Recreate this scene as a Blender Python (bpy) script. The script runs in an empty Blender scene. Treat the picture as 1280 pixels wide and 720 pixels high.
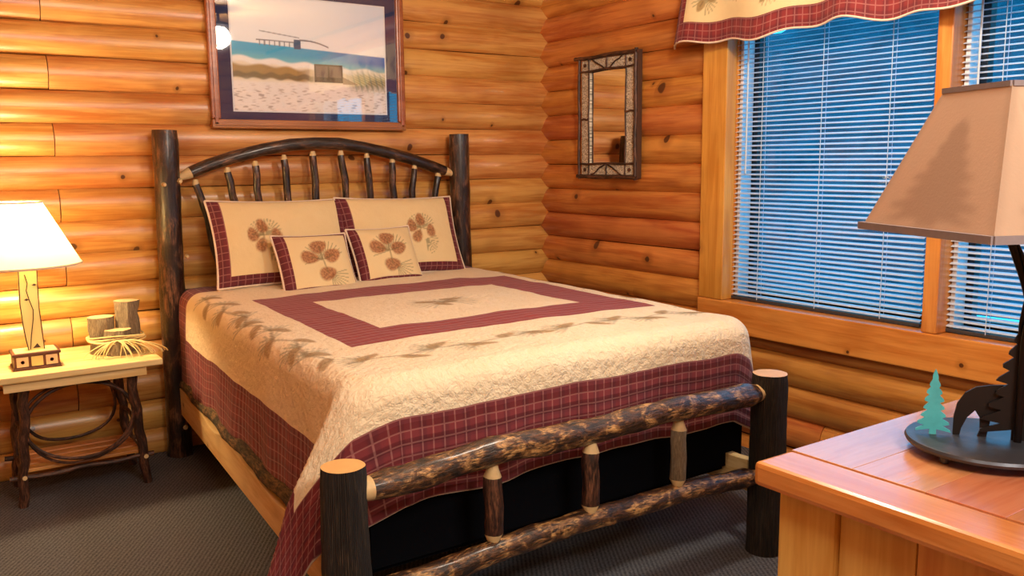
import bpy, bmesh, math, random
import numpy as np
from mathutils import Vector, Matrix, noise
from mathutils.geometry import tessellate_polygon
R = math.radians
PI = math.pi
S = 0.145                      # one unit of the plan = the height of one wall log, in metres
scn = bpy.context.scene
C = scn.collection
random.seed(7)

# ------------------------------------------------------------------ camera
def make_camera():
    yaw, pitch, roll, f = 0.605639, -0.143069, -0.010024, 1093.9
    cy, sy, cp, sp, cr, sr = math.cos(yaw), math.sin(yaw), math.cos(pitch), math.sin(pitch), math.cos(roll), math.sin(roll)
    F = Vector((sy*cp, cy*cp, sp)); Rt = Vector((cy, -sy, 0)); U = Rt.cross(F)
    r2 = cr*Rt + sr*U; u2 = -sr*Rt + cr*U
    cam = bpy.data.cameras.new('camera'); o = bpy.data.objects.new('camera', cam); C.objects.link(o)
    m = Matrix((r2, u2, -F)).transposed().to_4x4()
    m.translation = Vector((-22.712*S, -30.185*S, 9.499*S))
    o.matrix_world = m
    cam.sensor_width = 36; cam.lens = f/1280*36; cam.clip_start = .05
    scn.camera = o
make_camera()

# ------------------------------------------------------------------ world, lights, exposure
scn.view_settings.view_transform = 'Standard'
scn.view_settings.look = 'None'
scn.view_settings.gamma = 1
scn.view_settings.exposure = 0.45
w = bpy.data.worlds.new('evening_sky'); scn.world = w; w.use_nodes = True
nt = w.node_tree; nt.nodes.clear()
wo = nt.nodes.new('ShaderNodeOutputWorld'); bg = nt.nodes.new('ShaderNodeBackground')
bg.inputs[0].default_value = (.03, .49, .95, 1); bg.inputs[1].default_value = 2.2
nt.links.new(bg.outputs[0], wo.inputs[0])

def area(name, loc, size, power, col, target, sy_=None):
    l = bpy.data.lights.new(name, 'AREA'); l.energy = power; l.color = col; l.size = size*S
    l.shape = 'RECTANGLE'; l.size_y = (sy_ or size)*S
    o = bpy.data.objects.new(name, l); C.objects.link(o); o.location = Vector(loc)*S
    o.rotation_euler = (Vector(target)-Vector(loc)).to_track_quat('-Z', 'Y').to_euler()
    return o
def point(name, loc, power, col, rad):
    l = bpy.data.lights.new(name, 'POINT'); l.energy = power; l.color = col; l.shadow_soft_size = rad*S
    o = bpy.data.objects.new(name, l); C.objects.link(o); o.location = Vector(loc)*S
    return o
CEIL = 17.6
point('ceiling_light_glow', (-8.3, -18.3, CEIL-1.5), 50, (1, .89, .74), .55)
area('left_fill_light', (-21, -27, CEIL-.5), 4.0, 14, (1, .90, .76), (-16, -16, 0))  # unseen fill lamp, added to brighten the dresser end
area('rear_fill_light', (-15.5, -33, 15.5), 5.0, 30, (1, .92, .80), (-16, -2, 7), 3.)  # added fill with no doorway behind it, brightens back wall and bed foot

# ------------------------------------------------------------------ helpers: nodes
class NB:
    def __init__(s, name):
        s.m = bpy.data.materials.new(name); s.m.use_nodes = True
        s.t = s.m.node_tree; s.b = s.t.nodes['Principled BSDF']; s.out = s.t.nodes['Material Output']
    def n(s, typ, ins=None, **kw):
        nd = s.t.nodes.new(typ)
        for k, v in kw.items(): setattr(nd, k, v)
        if ins:
            for k, v in ins.items(): s.put(nd.inputs[k], v)
        return nd
    def put(s, sock, v):
        if isinstance(v, bpy.types.NodeSocket): s.t.links.new(v, sock)
        elif isinstance(v, (tuple, list)) and len(v) == 3 and sock.type == 'RGBA': sock.default_value = (*v, 1)
        else: sock.default_value = v
    def math(s, op, a, b=0., c=None):
        nd = s.n('ShaderNodeMath', operation=op); s.put(nd.inputs[0], a); s.put(nd.inputs[1], b)
        if c is not None: s.put(nd.inputs[2], c)
        return nd.outputs[0]
    def mix(s, f, a, b, bt='MIX'):
        nd = s.n('ShaderNodeMix', data_type='RGBA', blend_type=bt)
        s.put(nd.inputs[0], f); s.put(nd.inputs[6], a); s.put(nd.inputs[7], b)
        return nd.outputs[2]
    def coord(s, kind='Object'): return s.n('ShaderNodeTexCoord').outputs[kind]
    def map(s, v, scale=(1, 1, 1), loc=(0, 0, 0), rot=(0, 0, 0)):
        nd = s.n('ShaderNodeMapping'); s.put(nd.inputs[0], v); s.put(nd.inputs[1], loc)
        nd.inputs[2].default_value = rot; s.put(nd.inputs[3], scale); return nd.outputs[0]
    def noise(s, v, scale=5, detail=3, rough=.5, dist=0):
        return s.n('ShaderNodeTexNoise', {'Vector': v, 'Scale': scale, 'Detail': detail, 'Roughness': rough, 'Distortion': dist}).outputs[0]
    def ramp(s, f, stops):
        nd = s.n('ShaderNodeValToRGB'); s.put(nd.inputs[0], f); el = nd.color_ramp.elements
        el[0].position, el[1].position = stops[0][0], stops[-1][0]
        c4 = lambda c: (*c, 1) if isinstance(c, tuple) else (c, c, c, 1)
        el[0].color = c4(stops[0][1]); el[1].color = c4(stops[-1][1])
        for p, c in stops[1:-1]: el.new(p).color = c4(c)
        return nd.outputs[0]
    def smooth(s, v, a, b):
        nd = s.n('ShaderNodeMapRange', interpolation_type='SMOOTHSTEP'); s.put(nd.inputs[0], v); s.put(nd.inputs[1], a); s.put(nd.inputs[2], b); return nd.outputs[0]
    def bump(s, h, strength=.3, dist=.01, base=None):
        nd = s.n('ShaderNodeBump', {'Height': h, 'Strength': strength, 'Distance': dist})
        if base: s.put(nd.inputs['Normal'], base)
        return nd.outputs[0]
    def fin(s, col, rough=.5, nrm=None, **kw):
        s.put(s.b.inputs['Base Color'], col); s.put(s.b.inputs['Roughness'], rough)
        if nrm: s.put(s.b.inputs['Normal'], nrm)
        for k, v in kw.items(): s.put(s.b.inputs[k.replace('_', ' ')], v)
        return s.m
def srgb(r, g, b):
    f = lambda c: c/12.92 if c <= .04045 else ((c+.055)/1.055)**2.4
    return tuple(f(x/255) for x in (r, g, b))

def wood(name, light, dark, axis=0, rough=.35, knots=.5, knot_scale=4., coat=.25, grain=1., spread=.12, knot_col=(.07, .018, .006)):
    b = NB(name); oi = b.n('ShaderNodeObjectInfo').outputs['Random']
    off = b.n('ShaderNodeCombineXYZ', {0: b.math('MULTIPLY', oi, 37.3), 1: b.math('MULTIPLY', oi, 11.7), 2: b.math('MULTIPLY', oi, 23.1)}).outputs[0]
    v = b.n('ShaderNodeVectorMath', {0: b.coord(), 1: off}, operation='ADD').outputs[0]
    sc = [9., 9., 9.]; sc[axis] = .8
    g1 = b.noise(b.map(v, tuple(x*grain for x in sc)), 2.2, 4, .6, .6)
    sc2 = [60., 60., 60.]; sc2[axis] = 2.5
    g2 = b.noise(b.map(v, tuple(x*grain for x in sc2)), 2.0, 2, .5, .2)
    big = b.noise(v, 3.2, 2, .5)
    f = b.math('ADD', b.math('MULTIPLY', g1, .85), b.math('MULTIPLY', g2, .3))
    col = b.mix(b.smooth(f, .42, .78), light, dark)
    col = b.mix(b.math('MULTIPLY', b.smooth(big, .45, .75), .35), col, tuple(x*.62 for x in dark))
    hv = b.n('ShaderNodeHueSaturation', {'Hue': b.math('ADD', .5-.012, b.math('MULTIPLY', oi, .022)), 'Saturation': 1., 'Value': b.math('ADD', 1-spread, b.math('MULTIPLY', b.math('FRACT', b.math('MULTIPLY', oi, 7.31)), spread*1.6)), 'Color': col}).outputs[0]
    col = hv
    h = g1
    if knots:
        jit = b.n('ShaderNodeVectorMath', {0: v, 1: b.n('ShaderNodeVectorMath', {0: b.n('ShaderNodeTexNoise', {'Vector': v, 'Scale': 9.}).outputs[1], 1: (.03, .03, .03)}, operation='MULTIPLY').outputs[0]}, operation='ADD').outputs[0]
        xyz = b.n('ShaderNodeSeparateXYZ', {0: jit}).outputs
        v2 = b.n('ShaderNodeCombineXYZ', {0: xyz[0] if axis == 0 else xyz[1], 1: xyz[2], 2: 0.}).outputs[0]
        vo = b.n('ShaderNodeTexVoronoi', {'Vector': v2, 'Scale': knot_scale}, voronoi_dimensions='2D')
        cs = b.n('ShaderNodeSeparateColor', {0: vo.outputs['Color']}).outputs
        on = b.math('LESS_THAN', cs[0], knots); rad = b.math('ADD', .028, b.math('MULTIPLY', b.math('POWER', cs[1], 2.), .08))
        d = vo.outputs['Distance']
        core = b.math('MULTIPLY', on, b.math('SUBTRACT', 1., b.smooth(d, b.math('MULTIPLY', rad, .7), rad)))
        halo = b.math('MULTIPLY', on, b.math('SUBTRACT', 1., b.smooth(d, rad, b.math('MULTIPLY', rad, 3.2))))
        col = b.mix(b.math('MULTIPLY', halo, .45), col, tuple(x*.6 for x in dark))
        col = b.mix(b.math('MULTIPLY', core, .9), col, knot_col)
    nrm = b.bump(b.math('ADD', g1, b.math('MULTIPLY', g2, .3)), .18, .006)
    return b.fin(col, rough, nrm, Coat_Weight=coat, Coat_Roughness=.27)

def bark(name, cols, scale=(8, 3), rough=.5, bumpd=.006, fissure=False, coat=.0, thr=(.35, .5, .62), dk=.3):
    b = NB(name); oi = b.n('ShaderNodeObjectInfo').outputs['Random']
    uv = b.coord('UV'); off = b.n('ShaderNodeCombineXYZ', {0: b.math('MULTIPLY', oi, 13.), 1: b.math('MULTIPLY', oi, 29.), 2: 0.}).outputs[0]
    v = b.n('ShaderNodeVectorMath', {0: uv, 1: off}, operation='ADD').outputs[0]
    n1 = b.noise(b.map(v, (scale[0], scale[1], 1)), 1.6, 5, .65, .8)
    n2 = b.noise(b.map(v, (scale[0]*4, scale[1]*1.3, 1)), 2.4, 4, .7, .4)
    col = b.ramp(n1, [(thr[0], cols[0]), (thr[1], cols[1]), (thr[2], cols[2])])
    col = b.mix(b.smooth(n2, .35, .6), tuple(x*dk for x in cols[0]), col)
    h = b.math('ADD', n1, n2)
    if fissure:
        wv = b.n('ShaderNodeTexWave', {'Vector': b.map(v, (scale[0]*3, scale[1]*.35, 1)), 'Scale': 1.2, 'Distortion': 5., 'Detail': 3., 'Detail Scale': 1.5}, bands_direction='X').outputs[1]
        h = b.math('ADD', h, wv); col = b.mix(b.math('MULTIPLY', b.smooth(wv, .0, .5), .8), tuple(x*(dk+.05) for x in cols[0]), col)
    return b.fin(col, rough, b.bump(h, .8, bumpd), Coat_Weight=coat, Coat_Roughness=.2)

def plain(name, col, rough=.5, metal=0., bump=0., bscale=60., vary=.15, **kw):
    b = NB(name); v = b.coord(); n = b.noise(v, bscale, 3, .6)
    c = b.mix(n, tuple(x*(1-vary) for x in col), tuple(min(1, x*(1+vary)) for x in col))
    return b.fin(c, rough, b.bump(n, bump, .003) if bump else None, Metallic=metal, **kw)

# ------------------------------------------------------------------ helpers: meshes (all in plan units, scaled by S on building)
class MB:
    def __init__(s): s.v = []; s.f = []; s.uv = []; s.mi = []; s.sm = []
    def add(s, vs, fs, uvs=None, mi=0, smooth=False):
        o = len(s.v); s.v += [tuple(v) for v in vs]
        for i, f in enumerate(fs):
            s.f.append(tuple(o+k for k in f)); s.mi.append(mi); s.sm.append(smooth)
            s.uv.append(uvs[i] if uvs else [(0, 0)]*len(f))
        return s
    def box(s, lo, hi, mi=0, M=None, c=0.):
        lo = Vector(lo); hi = Vector(hi)
        if c <= 0:
            vs = [Vector((x, y, z)) for x in (lo.x, hi.x) for y in (lo.y, hi.y) for z in (lo.z, hi.z)]
            fs = [(0, 1, 3, 2), (4, 6, 7, 5), (0, 4, 5, 1), (2, 3, 7, 6), (0, 2, 6, 4), (1, 5, 7, 3)]
            if M: vs = [M @ v for v in vs]
            return s.add(vs, fs, mi=mi)
        bm = bmesh.new(); bmesh.ops.create_cube(bm, size=1)
        for v in bm.verts: v.co = Vector([lo[i]+(v.co[i]+.5)*(hi[i]-lo[i]) for i in range(3)])
        bmesh.ops.bevel(bm, geom=bm.edges[:]+bm.verts[:], offset=c, segments=2, affect='EDGES', profile=.6)
        bm.verts.index_update(); vs = [M @ v.co if M else v.co.copy() for v in bm.verts]
        fs = [[v.index for v in f.verts] for f in bm.faces]; bm.free()
        return s.add(vs, fs, mi=mi)
    def tube(s, pts, rad, seg=12, mi=0, wob=0., wf=1.5, caps=True, cap_mi=None, seed=0., up=None, ms=None):
        pts = [Vector(p) for p in pts]; n = len(pts)
        if not isinstance(rad, (list, tuple)): rad = [rad]*n
        L = 0; rings = []; lens = []; N = None
        for i, p in enumerate(pts):
            t = (pts[min(i+1, n-1)]-pts[max(i-1, 0)]).normalized()
            if N is None:
                a = Vector((0, 0, 1)) if abs(t.z) < .9 else Vector((1, 0, 0)); N = (a - t*a.dot(t)).normalized()
            else: N = (N - t*N.dot(t)).normalized()
            B = t.cross(N); ring = []
            if i: L += (p-pts[i-1]).length
            lens.append(L)
            for k in range(seg):
                an = 2*PI*k/seg; d = N*math.cos(an)+B*math.sin(an); r = rad[i]
                if wob: r *= 1+wob*noise.noise((p+d*rad[i]*2)*wf+Vector((seed, seed*1.7, 0)))
                ring.append(p+d*r)
            rings.append(ring)
        vs = [v for r_ in rings for v in r_]; fs = []; uvs = []; circ = 2*PI*max(rad)*S
        fm = []
        for i in range(n-1):
            for k in range(seg):
                k2 = (k+1) % seg
                fs.append((i*seg+k, i*seg+k2, (i+1)*seg+k2, (i+1)*seg+k))
                u0, u1 = circ*k/seg, circ*(k+1)/seg
                uvs.append([(u0, lens[i]*S), (u1, lens[i]*S), (u1, lens[i+1]*S), (u0, lens[i+1]*S)]); fm.append(i)
        o0 = len(s.mi); s.add(vs, fs, uvs, mi, True)
        if ms:
            for j, i in enumerate(fm): s.mi[o0+j] = ms(i)
        if caps:
            cm = mi if cap_mi is None else cap_mi; o = len(s.v)-n*seg
            s.f.append(tuple(o+k for k in reversed(range(seg)))); s.f.append(tuple(o+(n-1)*seg+k for k in range(seg)))
            for _ in range(2):
                s.mi.append(cm); s.sm.append(False); s.uv.append([(math.cos(2*PI*k/seg)*rad[0]*S, math.sin(2*PI*k/seg)*rad[0]*S) for k in range(seg)])
        return s
    def prism(s, poly, t, M, mi=0):
        # poly: 2D outline (x, z) extruded by +-t/2 along local y, then M
        n = len(poly); vs = [M @ Vector((x, -t/2, z)) for x, z in poly]+[M @ Vector((x, t/2, z)) for x, z in poly]
        fs = [tuple(range(n)), tuple(reversed(range(n, 2*n)))]+[(i, i+n, (i+1) % n+n, (i+1) % n) for i in range(n)]
        tri = tessellate_polygon([[Vector((x, z, 0)) for x, z in poly]])
        fs = [tuple(t_) for t_ in tri]+[(c_+n, b_+n, a_+n) for a_, b_, c_ in tri]+fs[2:]
        return s.add(vs, fs, mi=mi)
    def lathe(s, prof, cx, cy, seg=24, mi=0):
        n = len(prof); vs = [(cx+r*math.cos(2*PI*k/seg), cy+r*math.sin(2*PI*k/seg), z) for r, z in prof for k in range(seg)]
        fs = [(i*seg+k, i*seg+(k+1) % seg, (i+1)*seg+(k+1) % seg, (i+1)*seg+k) for i in range(n-1) for k in range(seg)]
        s.add(vs, fs, mi=mi, smooth=True)
        return s
    def mesh(s, name, mats, origin=(0, 0, 0), sharp=40):
        me = bpy.data.meshes.new(name); o = Vector(origin)
        me.from_pydata([tuple((Vector(v)-o)*S) for v in s.v], [], s.f)
        for m in (mats if isinstance(mats, (list, tuple)) else [mats]): me.materials.append(m)
        me.polygons.foreach_set('material_index', s.mi); me.polygons.foreach_set('use_smooth', s.sm)
        uvl = me.uv_layers.new(name='UVMap'); flat = [c for f in s.uv for p in f for c in p]
        uvl.data.foreach_set('uv', flat); me.update()
        if any(s.sm): me.set_sharp_from_angle(angle=R(sharp))
        return me
    def build(s, name, mats, parent=None, origin=None, **kw):
        """origin: in the parent's (or world) plan units; geometry given in the same frame"""
        og = Vector(origin) if origin is not None else Vector((0, 0, 0))
        o = bpy.data.objects.new(name, s.mesh(name, mats, og, **kw)); C.objects.link(o)
        o.location = og*S
        if parent: o.parent = parent
        return o
def obj(name, me, parent=None, loc=(0, 0, 0), rot=None):
    o = bpy.data.objects.new(name, me); C.objects.link(o); o.location = Vector(loc)*S
    if rot: o.rotation_euler = rot
    if parent: o.parent = parent
    return o
def tag(o, label=None, cat=None, group=None, kind=None):
    if label: o['label'] = label
    if cat: o['category'] = cat
    if group: o['group'] = group
    if kind: o['kind'] = kind
    return o
def thing(name, label, cat, loc=(0, 0, 0), rz=0, group=None):
    o = bpy.data.objects.new(name, None); C.objects.link(o); o.empty_display_size = .05
    o.location = Vector(loc)*S; o.rotation_euler = (0, 0, rz); return tag(o, label, cat, group)
def struct_empty(name, loc=(0, 0, 0)):
    o = bpy.data.objects.new(name, None); C.objects.link(o); o.location = Vector(loc)*S; o['kind'] = 'structure'; return o
def lerp(a, b, t): return a+(b-a)*t
def line(a, b, n): return [Vector(a).lerp(Vector(b), i/(n-1)) for i in range(n)]

# ------------------------------------------------------------------ materials
LOG = wood('log_pine', srgb(230, 176, 96), srgb(194, 122, 52), axis=0, rough=.36, knots=.5, knot_scale=3.6, coat=.35, spread=.12)
LOGR = wood('log_pine_dim_wall', srgb(218, 146, 72), srgb(178, 96, 40), axis=0, rough=.36, knots=.5, knot_scale=3.6, coat=.3, spread=.12)  # log pine toned darker and redder, standing for dimmer light on this wall
BOARD = wood('window_pine', srgb(232, 160, 74), srgb(206, 124, 44), axis=2, rough=.35, knots=.25, coat=.3, spread=.03)
BOARDY = wood('window_pine_level', srgb(232, 160, 74), srgb(206, 124, 44), axis=1, rough=.35, knots=.25, coat=.3, spread=.03)
DRESS = wood('dresser_top_pine', srgb(208, 142, 94), srgb(188, 116, 70), axis=0, rough=.2, knots=.3, coat=.6, spread=.025)
DRESSY = wood('dresser_band_pine', srgb(222, 150, 80), srgb(196, 116, 48), axis=1, rough=.25, knots=.1, coat=.5, spread=.04)
DRESSZ = wood('dresser_side_pine', srgb(248, 202, 114), srgb(228, 168, 82), axis=2, rough=.3, knots=.1, coat=.4, spread=.07)
RAW = wood('raw_pine', srgb(236, 208, 150), srgb(214, 176, 110), axis=0, rough=.55, knots=.15, coat=0, spread=.06)
RAWY = wood('raw_pine_rail', srgb(230, 200, 146), srgb(206, 164, 104), axis=1, rough=.55, knots=.15, coat=0, spread=.06)
FRAMEW = wood('frame_wood', srgb(178, 106, 62), srgb(146, 78, 42), axis=0, rough=.35, knots=0, coat=.3, spread=.04)
CUT = plain('cut_wood_end', srgb(226, 176, 108), .45, vary=.12, bscale=25, bump=.1)
TENON = plain('pale_tenon', srgb(214, 184, 132), .55, vary=.2)
HBARK = bark('dark_hickory_bark', (srgb(30, 18, 16), srgb(62, 36, 26), srgb(132, 92, 66)), (10, 4), .3, .006, coat=.5, thr=(.40, .52, .66))
FBARK = bark('rough_black_bark', (srgb(40, 31, 25), srgb(58, 47, 37), srgb(90, 74, 58)), (16, 3), .75, .008, fissure=True)
RBARK = bark('peeling_bark', (srgb(44, 30, 22), srgb(104, 66, 36), srgb(206, 158, 98)), (14, 9), .36, .005, coat=.3, thr=(.38, .50, .63))
TWIG = bark('twig_bark', (srgb(44, 26, 20), srgb(84, 52, 38), srgb(128, 84, 60)), (30, 8), .5, .002)
GBARK = bark('grey_bark', (srgb(160, 138, 108), srgb(186, 164, 130), srgb(214, 196, 160)), (40, 12), .8, .004, fissure=True, dk=.62)
SLABB = bark('mossy_slab_bark', (srgb(52, 44, 28), srgb(94, 76, 46), srgb(140, 104, 62)), (14, 8), .8, .006)
BIRCH = bark('birch_bark', (srgb(170, 150, 124), srgb(222, 206, 180), srgb(240, 230, 210)), (20, 40), .6, .001, thr=(.3, .45, .55))
IRON = plain('dark_iron', srgb(34, 30, 32), .38, .8, .1)
BLACKM = plain('black_cutout_metal', srgb(26, 19, 17), .5, .3)
PEWTER = plain('grey_base_metal', srgb(72, 74, 82), .38, .6, .15, 40)
TEAL = plain('teal_paint', srgb(70, 170, 180), .5, .0, .2, 30, .3)
WHITE = plain('white_vinyl', srgb(226, 222, 222), .4)
SLAT = plain('white_slat', srgb(196, 206, 220), .4)
CORD = plain('white_cord', srgb(210, 220, 232), .6)
SASH = plain('dark_sash', srgb(30, 32, 36), .4)
BLACKF = plain('black_box_fabric', srgb(7, 8, 13), 1., bump=.3, bscale=400, Specular_IOR_Level=.1)
PIPE = plain('pale_piping', srgb(232, 210, 184), .8)
RAFFIA = plain('raffia', srgb(226, 202, 140), .8)
BRASS = plain('brass_fitting', srgb(170, 130, 60), .3, .9)
CEILM = wood('ceiling_pine', srgb(226, 176, 112), srgb(200, 140, 78), axis=0, rough=.5, knots=.2, coat=0)
GROOVE = plain('dark_chinking', srgb(50, 26, 14), .9)
def carpet():
    b = NB('ribbed_carpet'); v = b.coord()
    n = b.smooth(b.noise(v, 120, 4, .75), .3, .7); n2 = b.noise(v, 2.2, 3, .6)
    wv = b.n('ShaderNodeTexWave', {'Vector': b.map(v, (1, 1, 1), rot=(0, 0, R(32))), 'Scale': 21., 'Distortion': 2.2, 'Detail': 2., 'Detail Scale': 8.}, bands_direction='X').outputs[1]
    c = b.mix(b.math('ADD', b.math('MULTIPLY', wv, .45), b.math('MULTIPLY', n, .6)), srgb(20, 24, 34), srgb(116, 117, 122))
    c = b.mix(b.math('MULTIPLY', n2, .25), c, srgb(60, 64, 76))
    return b.fin(c, .95, b.bump(b.math('ADD', wv, n), .55, .004))
CARPET = carpet()
def glass(name, fac=.07, tint=(1, 1, 1), k=.35):
    b = NB(name); b.t.nodes.remove(b.b)
    tr = b.n('ShaderNodeBsdfTransparent', {0: tint}); gl = b.n('ShaderNodeBsdfGlossy', {'Color': (1, 1, 1), 'Roughness': .02})
    lw = b.n('ShaderNodeLayerWeight', {0: .35})
    mx = b.n('ShaderNodeMixShader', {0: b.math('ADD', fac, b.math('MULTIPLY', lw.outputs['Fresnel'], k)), 1: tr.outputs[0], 2: gl.outputs[0]})
    b.t.links.new(mx.outputs[0], b.out.inputs[0]); return b.m
GLASS = glass('window_glass', .012, k=.12); PGLASS = glass('picture_glass', .05)
def mirror_mat():
    b = NB('mirror_silver'); return b.fin((.93, .93, .93), .015, Metallic=1.)
MIRROR = mirror_mat()

def plaid_nodes(b, u, v, base=None):
    """maroon homespun plaid in cloth coordinates (plan units)"""
    def lines(x, per, wdt):
        fr = b.math('ABSOLUTE', b.math('SUBTRACT', b.math('FRACT', b.math('DIVIDE', x, per)), .5))
        return b.math('SUBTRACT', 1., b.smooth(fr, wdt*.5/per, wdt*1.1/per))
    lu, lv = lines(u, .235, .018), lines(v, .235, .018)
    bu, bv = lines(b.math('ADD', u, .1), .47, .10), lines(b.math('ADD', v, .1), .47, .10)
    c = b.mix(b.math('MULTIPLY', bu, .45), base or srgb(116, 36, 42), srgb(78, 22, 34))
    c = b.mix(b.math('MULTIPLY', bv, .45), c, srgb(84, 22, 34))
    c = b.mix(b.math('MULTIPLY', b.math('MAXIMUM', lu, lv), .30), c, srgb(206, 150, 140))
    return c
def cloth_mat(name, kind):
    b = NB(name); uv = b.n('ShaderNodeUVMap').outputs[0]; xy = b.n('ShaderNodeSeparateXYZ', {0: uv}).outputs
    u, v = xy[0], xy[1]
    def band(x, lo, hi): return b.math('MULTIPLY', b.math('GREATER_THAN', x, lo), b.math('LESS_THAN', x, hi))
    def rect(x0, x1, y0, y1): return b.math('MULTIPLY', band(u, x0, x1), band(v, y0, y1))
    at = b.n('ShaderNodeAttribute', attribute_name='motif'); ch = b.n('ShaderNodeSeparateColor', {0: at.outputs['Color']}).outputs
    n = b.noise(b.map(uv, (1, 1, 1)), 1.2, 3, .6)
    cream = b.mix(n, srgb(236, 214, 164), srgb(226, 198, 144))
    if kind == 'quilt':
        cream = b.mix(n, srgb(240, 226, 196), srgb(230, 210, 172))
        pl = plaid_nodes(b, u, v)
        inner = rect(-2.95, 3.15, 6.75, 11.5); ring = rect(-4.25, 4.7, 5.1, 12.95)
        ringm = b.math('SUBTRACT', ring, inner)
        field = rect(-6.78, 6.5, 2.3, 16.55)
        red = b.math('MAXIMUM', ringm, b.math('SUBTRACT', 1., field))
        pl = b.mix(ringm, pl, b.mix(.3, srgb(146, 52, 50), pl))
    elif kind == 'valance':
        pl = plaid_nodes(b, u, v, srgb(132, 40, 40)); red = b.math('SUBTRACT', 1., rect(.55, 15.4, .62, 3.))
    elif kind == 'sham':
        pl = plaid_nodes(b, u, v, srgb(104, 32, 40)); red = b.math('SUBTRACT', 1., rect(-1.98, 2.02, -1.14, 1.42))
    else:
        pl = plaid_nodes(b, u, v, srgb(104, 32, 40)); red = b.math('SUBTRACT', 1., rect(-.96, 1.2, -.82, 1.04))
    col = cream
    col = b.mix(b.math('MULTIPLY', ch[1], .6), col, srgb(94, 96, 62))
    nn = b.noise(uv, 14, 2, .6)
    col = b.mix(b.math('MULTIPLY', ch[0], .85), col, b.mix(nn, srgb(138, 108, 58), srgb(176, 142, 88)) if kind in ('quilt', 'valance') else b.mix(b.smooth(nn, .4, .6), srgb(134, 70, 34), srgb(182, 118, 70)))
    col = b.mix(b.math('MULTIPLY', ch[2], .6), col, srgb(120, 98, 60))
    col = b.mix(red, col, pl)
    vo = b.n('ShaderNodeTexVoronoi', {'Vector': b.map(uv, (1, 1, 1)), 'Scale': 7. if kind == 'quilt' else 5., 'Randomness': 1.}, feature='SMOOTH_F1').outputs['Distance']
    wob = b.noise(b.map(uv, (1, 1, 1)), 9, 2, .5, 1.5)
    q = b.math('ADD', vo, wob)
    lines = b.math('ABSOLUTE', b.math('SUBTRACT', b.math('FRACT', b.math('MULTIPLY', v, 3.6)), .5))
    hh = b.mix(red, q, lines)
    nrm = b.bump(hh, .62 if kind == 'quilt' else .3, .010 if kind == 'quilt' else .006)
    return b.fin(col, .85, nrm, Sheen_Weight=.1)
QUILT = cloth_mat('quilt_cloth', 'quilt'); VAL = cloth_mat('valance_cloth', 'valance')
SHAM = cloth_mat('sham_cloth', 'sham'); THROW = cloth_mat('throw_cloth', 'throw')

# motif painting (embroidered cones, needles, stems) as a colour attribute over cloth coordinates
def m_ell(P, c, a, l, w_):
    d = P-np.array(c); x = d[:, 0]*math.cos(a)+d[:, 1]*math.sin(a); y = -d[:, 0]*math.sin(a)+d[:, 1]*math.cos(a)
    r = np.sqrt((x/l)**2+(y/(w_*(1-.25*x/l)))**2); return np.clip((1.15-r)/.3, 0, 1)
def m_seg(P, a, b_, w_):
    a = np.array(a); b_ = np.array(b_); ab = b_-a; t = np.clip(((P-a)@ab)/(ab@ab), 0, 1)
    d = np.linalg.norm(P-(a+t[:, None]*ab), axis=1); return np.clip((w_*1.4-d)/(w_*.8), 0, 1)
def motif(P, cones, fans, stems, ww=.03):
    M = np.zeros((len(P), 4)); M[:, 3] = 1
    def sub(c, r): return np.where((abs(P[:, 0]-c[0]) < r) & (abs(P[:, 1]-c[1]) < r))[0]
    for c, a, l, w_ in cones:
        i = sub(c, l*1.6)
        if len(i): M[i, 0] = np.maximum(M[i, 0], m_ell(P[i], c, a, l, w_))
    for c, a, l, n in fans:
        i = sub(c, l*1.3)
        if len(i):
            for k in range(n):
                an = a+(k/(n-1)-.5)*1.7
                M[i, 1] = np.maximum(M[i, 1], m_seg(P[i], c, (c[0]+l*math.cos(an), c[1]+l*math.sin(an)), ww*.6))
    for a, b_ in stems:
        mid = ((a[0]+b_[0])/2, (a[1]+b_[1])/2); i = sub(mid, math.dist(a, b_))
        if len(i): M[i, 2] = np.maximum(M[i, 2], m_seg(P[i], a, b_, ww))
    return M
def grid_obj(name, P3, UVv, nu, nv, mat, attr=None, parent=None, origin=(0, 0, 0), wrap=False, attr_name='motif'):
    og = np.array(origin, float); me = bpy.data.meshes.new(name)
    V = ((P3-og)*S).astype(np.float32)
    i = np.arange(nu-1)[:, None]; j = np.arange(nv-1)[None, :]
    a = (i*nv+j).ravel(); F = np.stack([a, a+nv, a+nv+1, a+1], 1)
    me.vertices.add(len(V)); me.vertices.foreach_set('co', V.ravel())
    me.loops.add(F.size); me.loops.foreach_set('vertex_index', F.ravel().astype(np.int32))
    me.polygons.add(len(F)); me.polygons.foreach_set('loop_start', np.arange(0, F.size, 4, dtype=np.int32))
    me.update(calc_edges=True); me.polygons.foreach_set('use_smooth', np.ones(len(F), bool))
    ul = me.uv_layers.new(name='UVMap'); ul.data.foreach_set('uv', UVv[F.ravel()].astype(np.float32).ravel())
    if attr is not None:
        ca = me.color_attributes.new(attr_name, 'FLOAT_COLOR', 'POINT'); ca.data.foreach_set('color', attr.astype(np.float32).ravel())
    me.materials.append(mat); me.validate()
    o = bpy.data.objects.new(name, me); C.objects.link(o); o.location = Vector(origin)*S
    if parent: o.parent = parent
    return o

# ------------------------------------------------------------------ setting: floor, ceiling, walls of half-round logs
XL, YN = -26.5, -35.0           # the left wall and the wall behind the camera
fl = MB().box((XL-1, YN-1, -1), (1.2, 1.2, 0)).build('floor', CARPET); tag(fl, kind='structure')
ce = MB().box((XL-1, YN-1, CEIL), (1.2, 1.2, CEIL+.4)).build('ceiling', CEILM); tag(ce, kind='structure')

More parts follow.
